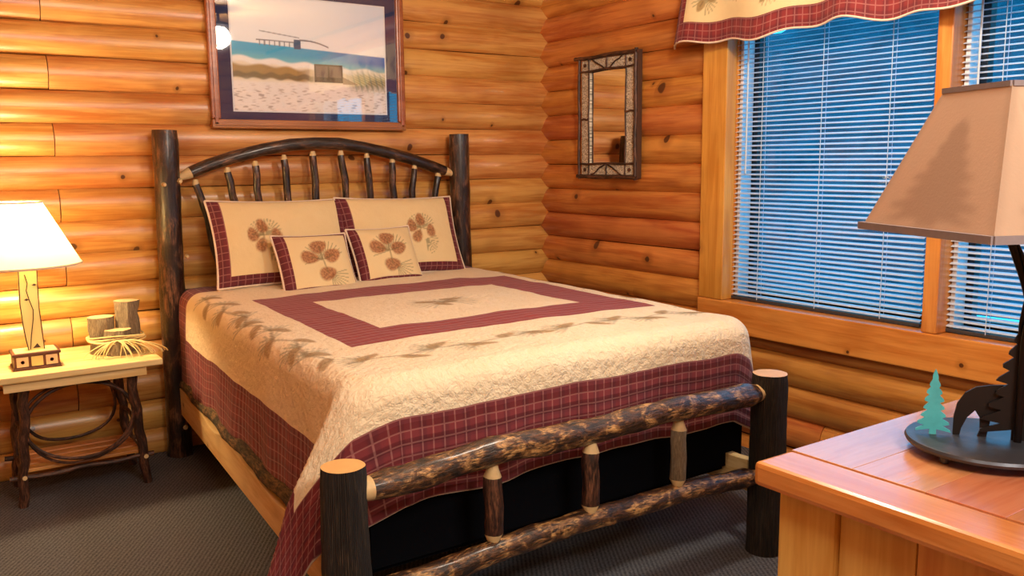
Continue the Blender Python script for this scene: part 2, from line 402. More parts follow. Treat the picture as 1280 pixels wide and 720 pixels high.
PROF = []
for k in range(13):
    t = -1+2*k/12; z = math.sin(t*PI/2)*.5
    PROF.append((.33*max(0, 1-(2*z*.975)**2)**.5, z))
def log_mesh(L, seed, ends=True, H=1.0):
    """half-round log along +x from 0 to L, flat side at y=0, round side towards -y, centred on z=0"""
    n = max(4, int(L/.9)); vs = []; m = MB(); np_ = len(PROF)
    for i in range(n+1):
        x = L*i/n
        for bul, z in PROF:
            s_ = Vector((x*.28, z*.8, seed*9.1)); k = 1+.10*noise.noise(s_)
            zz = z*H*(1.0) + (.035*noise.noise(Vector((x*.22, seed*3.3, .5 if z > 0 else 7.5))) if abs(z) > .3 else 0)
            vs.append((x, -bul*k-.0, zz))
    fs = [(i*np_+k, (i+1)*np_+k, (i+1)*np_+k+1, i*np_+k+1) for i in range(n) for k in range(np_-1)]
    m.add(vs, fs, smooth=True)
    for i in (0, n): m.add([vs[i*np_+k] for k in range(np_)], [tuple(range(np_)) if i else tuple(reversed(range(np_)))])
    return m
def place_logs(wall, seams_top, spans, axis, fixed, flip, seedb, mat=None):
    """spans(k, zlo, zhi) -> list of (a0, a1) along the wall"""
    for k in range(20):
        zt = seams_top-k; zb = zt-1
        if zb > CEIL or zt < 0.12: continue
        for (a0, a1) in spans(k, zb, zt):
            seed = seedb+k*1.37+a0*.11
            m = log_mesh(abs(a1-a0), seed)
            if zb < 0: m.v = [(x, y, max(z, -(zt+zb)/2)) for x, y, z in m.v]
            if zt > CEIL: m.v = [(x, y, min(z, CEIL-(zt+zb)/2)) for x, y, z in m.v]
            me = m.mesh('log', mat or LOG)
            lo = min(a0, a1)
            if axis == 'x': obj('log', me, wall, (lo, fixed, (zt+zb)/2), (0, 0, 0) if not flip else None) if not flip else obj('log', me, wall, (max(a0, a1), fixed, (zt+zb)/2), (0, 0, PI))
            else:
                # along y: rotate so that -y (round side) faces -x (right wall) or +x (left wall)
                if not flip: obj('log', me, wall, (fixed, max(a0, a1), (zt+zb)/2), (0, 0, -PI/2))
                else: obj('log', me, wall, (fixed, lo, (zt+zb)/2), (0, 0, PI/2))
GAP = .013
wb = MB().box((XL-1, .0, 0), (1.0, .9, CEIL)).build('wall_back', GROOVE); tag(wb, kind='structure')
def spans_back(k, zb, zt):
    idx = int(round(15.8-zt))  # course index from the top seam
    j = {1: -18.86, 3: -18.79, 5: -18.77, 7: -18.76, 9: -18.75, 11: -18.72, 13: -18.7}.get(idx)
    if j: return [(XL, j-GAP), (j+GAP, .33)]
    return [(XL, .33)]
place_logs(wb, 17.80, lambda k, a, b: spans_back(k, a, b), 'x', 0, False, 3.)
# right wall with the double window opening
OP = (-24.8, -10.45, 4.85, 15.0)     # y0, y1, z0, z1
wr = MB()
wr.box((0, YN-1, 0), (1.1, OP[0]-.1, CEIL)).box((0, OP[1]+.1, 0), (1.1, .0, CEIL)).box((0, OP[0]-.1, 0), (1.1, OP[1]+.1, OP[2]-.1)).box((0, OP[0]-.1, OP[3]+.1), (1.1, OP[1]+.1, CEIL))
wr = wr.build('wall_right', GROOVE); tag(wr, kind='structure')
def spans_right(k, zb, zt):
    if zt > OP[2]+.1 and zb < OP[3]: return [(-9.9, .33), (YN, -25.3)]
    return [(YN, -14.3-GAP) if (k % 2 == 0) else (YN, -21.3), ((-14.3 if k % 2 == 0 else -21.3)+GAP, .33)] if zt < 2.6 else [(YN, .33)]
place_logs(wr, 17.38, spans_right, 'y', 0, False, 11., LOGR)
wl = MB().box((XL-1, YN-1, 0), (XL, .0, CEIL)).build('wall_left', GROOVE); tag(wl, kind='structure')
place_logs(wl, 17.38, lambda k, a, b: [(YN, 0)], 'y', XL, True, 23.)
wf = MB().box((XL, YN-1, 0), (0, YN, CEIL)).build('wall_front', GROOVE); tag(wf, kind='structure')
place_logs(wf, 17.80, lambda k, a, b: [(XL, 0)], 'x', YN, True, 31.)

# ------------------------------------------------------------------ windows, casings
def trim(name, lo, hi, mat, c=.04): return tag(MB().box(lo, hi, c=c).build(name, mat, origin=lo), kind='structure')
trim('trim_1', (-.52, -10.42, 4.86), (-.02, -9.38, 15.0), BOARD)              # left casing
trim('trim_2', (-.55, -25.9, 3.82), (-.02, -9.36, 4.85), BOARDY)              # sill casing
trim('trim_3', (-.52, -17.84, 4.86), (.85, -17.42, 15.0), BOARD)              # mullion
trim('trim_4', (-.52, -25.9, 4.86), (-.02, -24.82, 15.0), BOARD)
trim('trim_5', (-.52, -25.9, 15.01), (-.02, -9.38, 16.0), BOARDY)
trim('trim_6', (-.02, OP[0], 4.72), (1.05, OP[1], 4.85), BOARDY, .01)         # sill board in the reveal
trim('trim_7', (-.02, OP[0], 15.0), (1.05, OP[1], 15.1), BOARDY, .01)
trim('trim_8', (-.02, OP[1], 4.86), (1.05, OP[1]+.1, 15.0), BOARD, .01)
trim('trim_9', (-.02, OP[0]-.1, 4.86), (1.05, OP[0], 15.0), BOARD, .01)
for n_, (y0, y1) in enumerate([(-17.40, -10.47), (-24.78, -17.86)]):
    wnd = struct_empty('window_%d' % (n_+1), (.6, (y0+y1)/2, 4.86))
    yc = (y0+y1)/2; hw = (y1-y0)/2; m = MB()
    W_, H_ = .32, 10.1
    m.box((0, -hw, 0), (.3, -hw+W_, H_), c=.03).box((0, hw-W_, 0), (.3, hw, H_), c=.03).box((0, -hw+W_, 0), (.3, hw-W_, W_), c=.03).box((0, -hw+W_, H_-W_), (.3, hw-W_, H_), c=.03)
    m.build('sash', SASH, wnd)
    MB().box((.12, -hw+W_, W_), (.15, hw-W_, H_-W_)).build('pane', GLASS, wnd)
    m = MB().box((-.55, hw-.14, .02), (-.02, hw-.02, H_-.05), c=.02).box((-.55, -hw+.02, .02), (-.02, -hw+.06, H_-.05), c=.01)
    m.build('jamb_liner', WHITE, wnd)
# outside: snowy ground and a dark slope added to darken the slat gaps
def dark_backdrop():
    nu, nv = 60, 14; vs = []
    for i in range(nu):
        for j in range(nv):
            y = -150+300*i/(nu-1); k = j/(nv-1); x = 62+60*k+14*math.cos(y*.02)
            z = -8+44*k**.8+5*noise.noise(Vector((y*.05, k*3, 1)))*k+3.5*noise.noise(Vector((y*.3, k*9, 4)))*k
            vs.append((x, y, z))
    m = MB().add(vs, [(i*nv+j, i*nv+j+1, (i+1)*nv+j+1, (i+1)*nv+j) for i in range(nu-1) for j in range(nv-1)], smooth=True)
    b = NB('dark_slope'); n = b.noise(b.coord(), 1.1, 5, .7)
    return tag(m.build('dark_backdrop', b.fin(b.mix(b.smooth(n, .35, .65), srgb(14, 52, 64), srgb(30, 80, 94)), 1.)), kind='structure')
dark_backdrop()
gr = MB().box((1.6, -60, -6.2), (36, 30, -6.0)).build('ground', plain('snowy_ground', srgb(206, 222, 236), .9, bump=.3, bscale=3)); tag(gr, kind='structure')

# ------------------------------------------------------------------ venetian blinds
def blind(y0, y1, label, wand_y, cords):
    t = thing('window_blind', label, 'blind', (.05, (y0+y1)/2, 4.95), group='white slatted blinds in the double window')
    hw = (y1-y0)/2; yc = (y0+y1)/2; n = 9
    tilt = R(17); prof = []
    for k in range(n):
        a = -1+2*k/(n-1); x = a*.088; z = .013*(1-a*a)
        prof.append((x*math.cos(tilt)-z*math.sin(tilt), x*math.sin(tilt)+z*math.cos(tilt)))
    m = MB(); vs = []
    for y in (-hw, hw):
        for dz in (0, -.006):
            for x, z in prof: vs.append((x, y, z+dz))
    fs = []
    for k in range(n-1):
        fs += [(k, 2*n+k, 2*n+k+1, k+1), (n+k, n+k+1, 3*n+k+1, 3*n+k)]
    fs += [(0, n, 3*n, 2*n), (n-1, 2*n+n-1, 3*n+n-1, n+n-1)]
    for o_ in (0, 2*n): fs += [(o_+k, o_+k+1, o_+n+k+1, o_+n+k) for k in range(n-1)]
    m.add(vs, fs, smooth=True); me = m.mesh('slat', SLAT)
    z = .1
    while z < 9.4:
        obj('slat', me, t, (0, 0, z), (R(.15)*math.sin(z*7), 0, 0)); z += .153
    MB().box((-.09, -hw, -.07), (.09, hw, .03), c=.02).build('bottom_rail', plain('blind_rail', srgb(60, 58, 60), .5), t)
    MB().box((-.14, -hw, 9.45), (.14, hw, 9.75), c=.02).build('headrail', WHITE, t)
    for cy in cords:
        m = MB()
        for sx_ in (-.1, .1): m.tube([(sx_, cy-yc, 0), (sx_, cy-yc, 9.5)], .011, 5)
        m.build('ladder_cord', CORD, t)
    MB().tube([(-.17, wand_y-yc, 4.1), (-.17, wand_y-yc, 9.5)], .028, 6).build('tilt_wand', CORD, t)
blind(-17.10, -10.22, 'wide white slatted blind over the left pane, nearest the bed', -10.95, (-11.5, -13.7, -15.9))
blind(-24.5, -17.50, 'white slatted blind over the right pane, behind the bare lamp', -18.33, (-18.9, -21.2, -23.5))

# ------------------------------------------------------------------ valance
def valance():
    t = thing('window_valance', 'cream quilted valance with plaid maroon border and pine cone print above the window', 'valance', (-.55, -17, 15.6))
    nu, nv = 420, 66
    U = np.linspace(0, 17.6, nu); V = np.linspace(0, 2.4, nv); uu, vv = np.meshgrid(U, V, indexing='ij'); uu = uu.ravel(); vv = vv.ravel()
    y = -8.55-uu
    hemz = 13.22+.09*np.sin(uu*1.25+.4)+.06*np.sin(uu*3.1)
    fold = np.sin(uu*2.15+.5*np.sin(uu*.9))
    k = (1-vv/2.4)
    x = -1.0-.13*fold*(.35+k)-.1*k
    # returns to the wall at the left end
    z = hemz+vv*(15.65-hemz)/2.4
    ret = np.clip((.38-uu)/.38, 0, 1); x = x+ret**1.5*.45; y = y+.35*ret-.20*(vv/2.4)*np.exp(-uu*1.2)*2
    P = np.stack([x-(-.55), y+17, z-15.6], 1); UV = np.stack([uu, vv], 1)
    cones = []; fans = []; stems = []
    rr = random.Random(3)
    for i in range(12):
        cu = 1.3+i*1.35; cv = 1.35+.25*(i % 2)
        for a in (0, 1, 2):
            an = 2.1*a+i; c = (cu+.3*math.cos(an), cv+.26*math.sin(an))
            cones.append((c, an, .2, .13)); stems.append(((cu, cv), c))
        fans.append(((cu, cv), PI*.9+i, .5, 7)); fans.append(((cu, cv), -PI*.2+i, .5, 7))
    o = grid_obj('valance_cloth', P, UV, nu, nv, VAL, motif(UV, cones, fans, stems), t)
    md = o.modifiers.new('thick', 'SOLIDIFY'); md.thickness = .05*S; md.offset = 0
    hem = P.reshape(nu, nv, 3)[::4, 0]
    MB().tube([tuple(p) for p in hem], .035, 6).build('hem_piping', PIPE, t)
    side = P.reshape(nu, nv, 3)[0, ::5]
    MB().tube([tuple(p) for p in side], .035, 6).build('side_piping', PIPE, t)
    m = MB().tube([(-.35, 8.35, .0), (-.35, -8.4, .0)], .09, 10)
    for yy in (7.8, -8.): m.box((-.36, yy-.06, -.05), (.02, yy+.06, .05))
    m.build('curtain_rod', WHITE, t)
valance()

# ------------------------------------------------------------------ framed beach photograph on the back wall
def picture():
    X0, X1, Z0, Z1 = -14.1, -6.94, 10.7, 15.75; yb, yf = -.33, -.56
    t = thing('framed_picture', 'large framed beach photograph with navy mat above the headboard', 'picture', ((X0+X1)/2, yb, Z0))
    og = Vector(((X0+X1)/2, yb, Z0)); fw = .3
    def loc(x, z, y=0.): return (x-og.x, y-og.y, z-og.z)
    for (ax0, ax1, az0, az1) in ((X0, X1, Z0, Z0+fw), (X0, X1, Z1-fw, Z1), (X0, X0+fw, Z0+fw, Z1-fw), (X1-fw, X1, Z0+fw, Z1-fw)):
        m = MB().box(loc(ax0, az0, yf), loc(ax1, az1, yb), c=.05)
        i_ = .09
        if ax1-ax0 > az1-az0: m.box(loc(ax0+i_, az0+.09, yf-.04), loc(ax1-i_, az1-.09, yf+.02), c=.02)
        else: m.box(loc(ax0+.09, az0-.18, yf-.04), loc(ax1-.09, az1+.18, yf+.02), c=.02)
        m.build('frame_rail', FRAMEW, t)
    MB().box(loc(X0+fw-.02, Z0+fw-.02, -.44), loc(X1-fw+.02, Z1-fw+.02, -.40)).build('mat', plain('navy_mat', srgb(34, 44, 92), .7), t)
    px0, px1, pz0, pz1 = -13.31, -7.71, 11.31, 15.09
    MB().box(loc(px0-.05, pz0-.05, -.450), loc(px1+.05, pz1+.05, -.441)).build('white_border', plain('print_border', srgb(232, 236, 244), .6), t)
    nu, nv = 280, 190
    s_, q_ = np.meshgrid(np.linspace(0, 1, nu), np.linspace(0, 1, nv), indexing='ij'); s_ = s_.ravel(); q_ = q_.ravel()
    col = np.zeros((nu*nv, 4)); col[:, 3] = 1
    L = lambda r, g, b: np.array(srgb(r, g, b))
    def put(mask, c): col[:, :3] = col[:, :3]*(1-mask[:, None])+c*mask[:, None]
    def st(x, a, b): t_ = np.clip((x-a)/(b-a), 0, 1); return t_*t_*(3-2*t_)
    rng = np.random.default_rng(5)
    def fbm(a, b, seed):
        v = np.zeros_like(a)
        r_ = np.random.default_rng(seed)
        for k in range(7):
            fx, fy, p = r_.uniform(-1, 1)*a.max()*0+r_.uniform(.5, 1.5), r_.uniform(.5, 1.5), r_.uniform(0, 6)
            v += np.sin(a*fx+p+1.7*np.sin(b*fy+p*2))*np.sin(b*fy*1.3+p)
        return v/3.
    put(np.ones(nu*nv), L(248, 251, 255)); put(st(q_, .55, .9)[:]*st(s_, .45, 1)*.7, L(214, 228, 248))
    hor = .60-.07*s_
    sea = st(hor-q_, -.004, .004)
    put(sea, L(50, 176, 222)); put(sea*st(s_, .45, .95)*.9, L(28, 96, 196)); put(sea*st(hor-q_, .06, .14)*.7, L(120, 206, 216))
    wavy = .475-.08*s_+.012*np.sin(s_*31)
    put(st(wavy-q_, -.01, .015), L(250, 246, 242)); put(st(wavy-.05-q_, -.01, .02), L(240, 228, 204))
    put(st(.07-np.abs(q_-(.355-.06*s_)-.02*fbm(s_*30, q_*9, 3)), 0, .03)*st(s_, .55, .40)*st(s_, .55, .5), L(172, 138, 66))
    put(st(.035-np.abs(q_-(.31-.01*s_)-.01*np.sin(s_*60)), 0, .02)*st(s_, .55, .45)*.8, L(112, 96, 46))
    put(st(q_, .28, .24), L(246, 238, 234))
    fp = fbm(s_*60, q_*95, 9); put(st(fp, .25, .8)*st(q_, .27, .16)*.65, L(152, 128, 116))
    gx = (s_-.9); g = st(.20-np.abs(gx), 0, .12)*st(.42-q_, -.02, .12)*st(q_, .16, .28)
    put(g*(.45+.5*np.abs(np.sin(s_*90+8*np.sin(q_*20)))), L(140, 142, 84)); put(g*st(np.sin(s_*160+q_*30), .3, .9)*.6, L(92, 124, 120))
    # pier
    for a, b_, z0, z1 in ((.17, .42, .0, .012),):
        put(st(.006-np.abs(q_-(.70-.16*(s_-.17))), 0, .004)*((s_ > .17) & (s_ < .42)), L(150, 150, 160))
    put(st(.007-np.abs(q_-(.625-.02*s_)), 0, .004)*((s_ > .15) & (s_ < .40)), L(130, 130, 142))
    for i in range(8):
        x_ = .17+i*.031; put((np.abs(s_-x_) < .004)*((q_ > .575) & (q_ < .62))*.8, L(110, 114, 130))
    put(((s_ > .385) & (s_ < .43) & (q_ > .56) & (q_ < .645)).astype(float), L(70, 92, 130))
    arc = .64-1.9*np.clip(s_-.45, 0, 1)**2
    put(st(.008-np.abs(q_-arc), 0, .004)*((s_ > .42) & (s_ < .61)), L(112, 112, 124))
    # double beach seat with a woven back
    seat = ((s_ > .51) & (s_ < .70) & (q_ > .275) & (q_ < .435)).astype(float)
    put(seat, L(112, 86, 84)); put(seat*((np.abs(s_-.605) < .006) | (q_ > .42) | (s_ < .52) | (s_ > .692)), L(70, 48, 48))
    put(seat*(q_ < .32), L(66, 42, 42)); put(((s_ > .70) & (s_ < .80) & (q_ > .26) & (q_ < .33) & (q_ < .33-(s_-.7)*.6)).astype(float)*.8, L(140, 112, 92))
    P = np.stack([px0+(px1-px0)*s_-og.x, np.full(nu*nv, -.4515)-og.y, pz0+(pz1-pz0)*q_-og.z], 1)
    b = NB('beach_print'); at = b.n('ShaderNodeAttribute', attribute_name='ink')
    pm = b.fin(at.outputs['Color'], .4)
    grid_obj('photograph', P, np.stack([s_, q_], 1), nu, nv, pm, col, t, attr_name='ink')
    MB().box(loc(X0+fw-.05, Z0+fw-.05, -.48), loc(X1-fw+.05, Z1-fw+.05, -.465)).build('glass', PGLASS, t)
picture()

# ------------------------------------------------------------------ rustic mirror on the right wall
def mirror():
    y0, y1, z0, z1 = -6.2, -2.98, 8.9, 13.42
    og = Vector((-.34, (y0+y1)/2, z0)); t = thing('wall_mirror', 'rectangular mirror framed in birch bark and dark twigs on the window wall', 'mirror', og)
    def p(x, y, z): return (x-og.x, y-og.y, z-og.z)
    cw = .5
    MB().box(p(-.42, y0+.05, z0+.05), p(-.34, y1-.05, z1-.05)).build('backing', plain('mirror_back', srgb(60, 40, 28), .8), t)
    MB().box(p(-.46, y0+.5, z0+.45), p(-.42, y1-.5, z1-.45)).build('mirror_glass', MIRROR, t)
    for a, b_, c_, d_ in ((y0+.1, y0+cw+.06, z0+cw, z1-cw), (y1-cw-.06, y1-.1, z0+cw, z1-cw), (y0+.1, y1-.1, z0+.08, z0+cw), (y0+.1, y1-.1, z1-cw, z1-.08)):
        o = MB().tube([p(-.44, (a+b_)/2, (c_+d_)/2), p(-.53, (a+b_)/2, (c_+d_)/2)], .1, 4)
        m = MB(); cx0, cx1 = -.54, -.42
        m.box(p(cx0, a, c_), p(cx1, b_, d_), c=.02)
        # uv for the bark: planar
        me_o = m.build('bark_panel', BIRCH, t)
        me = me_o.data; uvl = me.uv_layers[0]
        for lp in me.loops: v = me.vertices[lp.vertex_index].co; uvl.data[lp.index].uv = (v.y, v.z)
    def tw(a, b_, r=.045, x=-.58, sd=1.):
        n = 7; pts = line((x, a[0], a[1]), (x, b_[0], b_[1]), n)
        pts = [p(q.x, q.y+.02*math.sin(i*2.1+sd), q.z+.02*math.cos(i*1.7+sd)) for i, q in enumerate(pts)]
        MB().tube(pts, r, 7, wob=.15, wf=6).build('twig', TWIG, t)
    e_ = .12
    tw((y0-e_, z1), (y1+.25, z1), .075, sd=2); tw((y0-e_, z0), (y1+e_, z0), .08, sd=3)
    tw((y0, z0-.1), (y0, z1+.1), .075, sd=4); tw((y1, z0-.1), (y1, z1+.1), .06, sd=5)
    tw((y0, z0+cw), (y1, z0+cw), .04); tw((y0, z1-cw), (y1, z1-cw), .04)
    tw((y0+.56, z0), (y0+.56, z1), .03, x=-.56, sd=7); tw((y1-.56, z0), (y1-.56, z1), .03, x=-.56, sd=8)
    zm = (z0+z1)/2
    tw((y0, zm+.15), (y0+.55, zm+.15), .035); tw((y1, zm-.05), (y1-.55, zm-.05), .035)
    yc = (y0+y1)/2
    for zz0, zz1 in ((z0, z0+cw), (z1-cw, z1)):
        tw((yc, zz0), (yc, zz1), .028)
        lo_, hi_ = (zz0, zz1) if zz0 == z0 else (zz0, zz1)
        if zz0 == z0: tw((yc-.05, zz1), (y0+.6, zz0), .028, sd=2); tw((yc+.05, zz1), (y1-.6, zz0), .028, sd=3)
        else: tw((yc-.05, zz0), (y0+.6, zz1), .028, sd=2); tw((yc+.05, zz0), (y1-.6, zz1), .028, sd=3)
    MB().box(p(-.56, y0-.09, z0-.05), p(-.34, y0-.0, z1+.05), c=.02).build('side_slab', plain('dark_slab', srgb(78, 50, 34), .7, bump=.4, bscale=20), t)
    for yy in (y0+.33, y1-.33):
        for zz in (z0+.27, z1-.27):
            MB().tube([p(-.54, yy, zz), p(-.585, yy, zz)], .07, 8).build('peg', TWIG, t)
mirror()

# ------------------------------------------------------------------ the bed
BX = lambda b, a: lerp(-10.30, -11.50, b)+a          # centre line from head (b=0) to foot (b=1)
YH, YF = -.88, -16.93
bed = thing('log_bed', 'dark hickory log bed frame with arched spindle headboard and low footboard', 'bed', (-10.9, -8.9, 0))
BO = Vector((-10.9, -8.9, 0))
def bl(p): return tuple(Vector(p)-BO)
def post(name, x, y, top, r0, r1, mat, lean=0., seed=1., wob=.08, rough=1.2):
    n = 26; pts = line((x-lean, y, 0), (x+lean*0, y, top), n)
    pts = [bl(p) for p in pts]; rad = [lerp(r0, r1, i/(n-1)) for i in range(n)]
    rad = rad[:-1]+[rad[-1]*.97]
    m = MB().tube(pts, rad, 28, wob=wob, wf=rough, cap_mi=1, seed=seed)
    return m.build(name, [mat, CUT], bed)
post('head_post', -15.70, YH, 10.6, .39, .39, HBARK, lean=.18, seed=2., wob=.14)
post('head_post', -4.86, YH, 10.58, .40, .385, HBARK, lean=-.12, seed=5.)
post('foot_post', -17.03, YF, 4.47, .47, .38, FBARK, seed=8., wob=.06, rough=2.5)
post('foot_post', -6.07, YF, 4.45, .45, .42, FBARK, seed=11., wob=.05, rough=2.5)
# knots / pale lumps on the head posts
for (x, z, s_) in ((-15.42, 9.0, .09), (-15.9, 8.9, .08), (-15.35, 6.6, .07), (-15.75, 1.0, .11)):
    MB().tube([bl((x, YH-.3, z)), bl((x, YH-.44, z))], [s_, s_*.6], 8).build('knot_stub', TENON, bed)
# arched top rail
arch = [(-15.35, 9.10), (-15.0, 9.26), (-14.4, 9.5), (-13.6, 9.74), (-12.6, 9.99), (-11.6, 10.16), (-10.7, 10.22), (-9.8, 10.2), (-8.9, 10.08), (-7.9, 9.88), (-7.0, 9.67), (-6.1, 9.38), (-5.5, 9.19), (-5.15, 9.06)]
pts = [bl((x, YH, z)) for x, z in arch]
MB().tube(pts, [.10, .19]+[.205]*10+[.18, .09], 14, wob=.12, wf=1.3, ms=lambda i: 1 if i in (0, 12) else 0).build('arched_rail', [HBARK, TENON], bed)
MB().tube([bl(p) for p in line((-15.45, YH, 5.3), (-5.1, YH, 5.3), 14)], .2, 12, wob=.12).build('lower_rail', HBARK, bed)
sp = [(-14.85, 8.98, -14.35), (-13.80, 9.36, -13.42), (-12.86, 9.56, -12.68), (-11.86, 9.76, -11.62), (-10.82, 9.88, -10.68), (-9.76, 9.90, -9.55), (-8.76, 9.80, -8.66), (-7.74, 9.62, -7.72), (-6.82, 9.38, -7.02), (-5.82, 9.08, -6.1)]
for i, (xt, zt, xb) in enumerate(sp):
    n = 10; top = Vector((xt, YH, zt+.06)); bot = Vector((xb+(xb-xt)*.7, YH, 5.3))
    pts = [bl(bot.lerp(top, k/(n-1))+Vector((.05*math.sin(k*1.3+i), 0, 0))*(1 if 0 < k < n-2 else 0)) for k in range(n-1)]+[bl(top-Vector((0, 0, .16))), bl(top-Vector((0, 0, .11))), bl(top)]
    MB().tube(pts, [.125]*(n-1)+[.12, .11, .075], 10, wob=.2, wf=2.2, seed=i*3., ms=lambda k, n=n: 1 if k >= n-1 else 0).build('spindle', [HBARK, TENON], bed)
# footboard
def frail(name, z0, z1, r, mat, seed, bow=0.):
    n = 34; a, b_ = Vector((-16.86, YF, z0)), Vector((-6.26, YF, z1)); pts = []; rad = []
    for i in range(n):
        k = i/(n-1); p = a.lerp(b_, k)+Vector((0, .03*math.sin(k*9+seed), bow*math.sin(k*PI)+.03*math.sin(k*14+seed))); pts.append(bl(p))
        e_ = min(k, 1-k)*(n-1); rad.append(r*(1 if e_ > 1.9 else (.62 if e_ < .6 else .8)))
    MB().tube(pts, rad, 16, wob=.22, wf=1.6, seed=seed, ms=lambda i: 1 if i < 1 or i >= n-2 else 0).build(name, [mat, TENON], bed)
frail('foot_rail', 4.0, 4.05, .27, RBARK, 4., .07)
frail('foot_rail', 2.02, 2.0, .23, RBARK, 9., .16)
for i, (x, g) in enumerate(((-14.02, 0), (-11.62, 1), (-9.10, 2))):
    pts = [bl((x, YF, 2.2)), bl((x, YF, 2.36)), bl((x, YF, 2.5)), bl((x+.02, YF, 3.0)), bl((x-.02, YF, 3.4)), bl((x, YF, 3.62)), bl((x, YF, 3.76)), bl((x, YF, 3.9))]
    MB().tube(pts, [.09, .12, .18, .175, .18, .17, .12, .09], 12, wob=.2, wf=3, seed=i*5., ms=lambda k: 1 if k in (0, 1, 5, 6) else 0).build('foot_spindle', [TWIG if i != 2 else GBARK, TENON], bed)
# side rails: slabs with the bark left on the upper edge
for sgn, xh, xf in ((-1, -15.72, -16.80), (1, -4.9, -6.2)):
    m = MB(); n = 30; vs = []
    for i in range(n+1):
        k = i/n; y = lerp(-1.2, -16.55, k); x = lerp(xh, xf, k); wv = .08*math.sin(k*17)+.06*math.sin(k*31+1)
        for dx, z in ((-.12, 1.45), (-.13, 2.28+wv), (.12, 2.28+wv), (.12, 1.45)): vs.append(bl((x+dx, y, z)))
    fs = [(i*4+k, i*4+(k+1) % 4, (i+1)*4+(k+1) % 4, (i+1)*4+k) for i in range(n) for k in range(4)]+[(3, 2, 1, 0), (n*4, n*4+1, n*4+2, n*4+3)]
    m.add(vs, fs); m.build('side_rail', RAWY, bed)
    pts = [bl((lerp(xh, xf, i/n)+.02*sgn*-1, lerp(-1.2, -16.55, i/n), 2.44+.06*math.sin(i*.9))) for i in range(n+1)]
    if sgn < 0: MB().tube(pts, .165, 10, wob=.35, wf=2.2).build('bark_edge', SLABB, bed)

def lr_edges(y):
    k = (-y-1.2)/14.8
    return lerp(-15.62, -16.42, k), lerp(-4.72, -5.32, k)
def slab(name, z0, z1, mat, inset, label, cat, yf=-16.0, rnd=.3):
    m = MB(); bm = bmesh.new()
    og = Vector((-10.6, -8.6, z0))
    (a0, a1), (b0, b1) = lr_edges(-1.45), lr_edges(yf)
    c = [(a0+inset, -1.45), (a1-inset, -1.45), (b1-inset, yf), (b0+inset, yf)]
    vs = [Vector((x, y, z))-og for z in (z0, z1) for x, y in c]; bv = [bm.verts.new(v) for v in vs]
    for f in ((3, 2, 1, 0), (4, 5, 6, 7), (0, 1, 5, 4), (1, 2, 6, 5), (2, 3, 7, 6), (3, 0, 4, 7)): bm.faces.new([bv[i] for i in f])
    bmesh.ops.bevel(bm, geom=bm.edges[:], offset=rnd, segments=4, affect='EDGES')
    bm.verts.index_update(); m.add([v.co.copy() for v in bm.verts], [[v.index for v in f.verts] for f in bm.faces], smooth=True); bm.free()
    o = obj(name, m.mesh(name, mat), None, og); return tag(o, label, cat)
slab('box_spring', 1.75, 3.75, BLACKF, .25, 'black fabric box spring seen between the footboard rails', 'box spring', yf=-15.8, rnd=.12)
slab('mattress', 3.76, 5.36, plain('mattress_tick', srgb(214, 206, 190), .9), .22, 'thick mattress lying hidden under the cream and maroon quilt', 'mattress', yf=-15.55, rnd=.45)

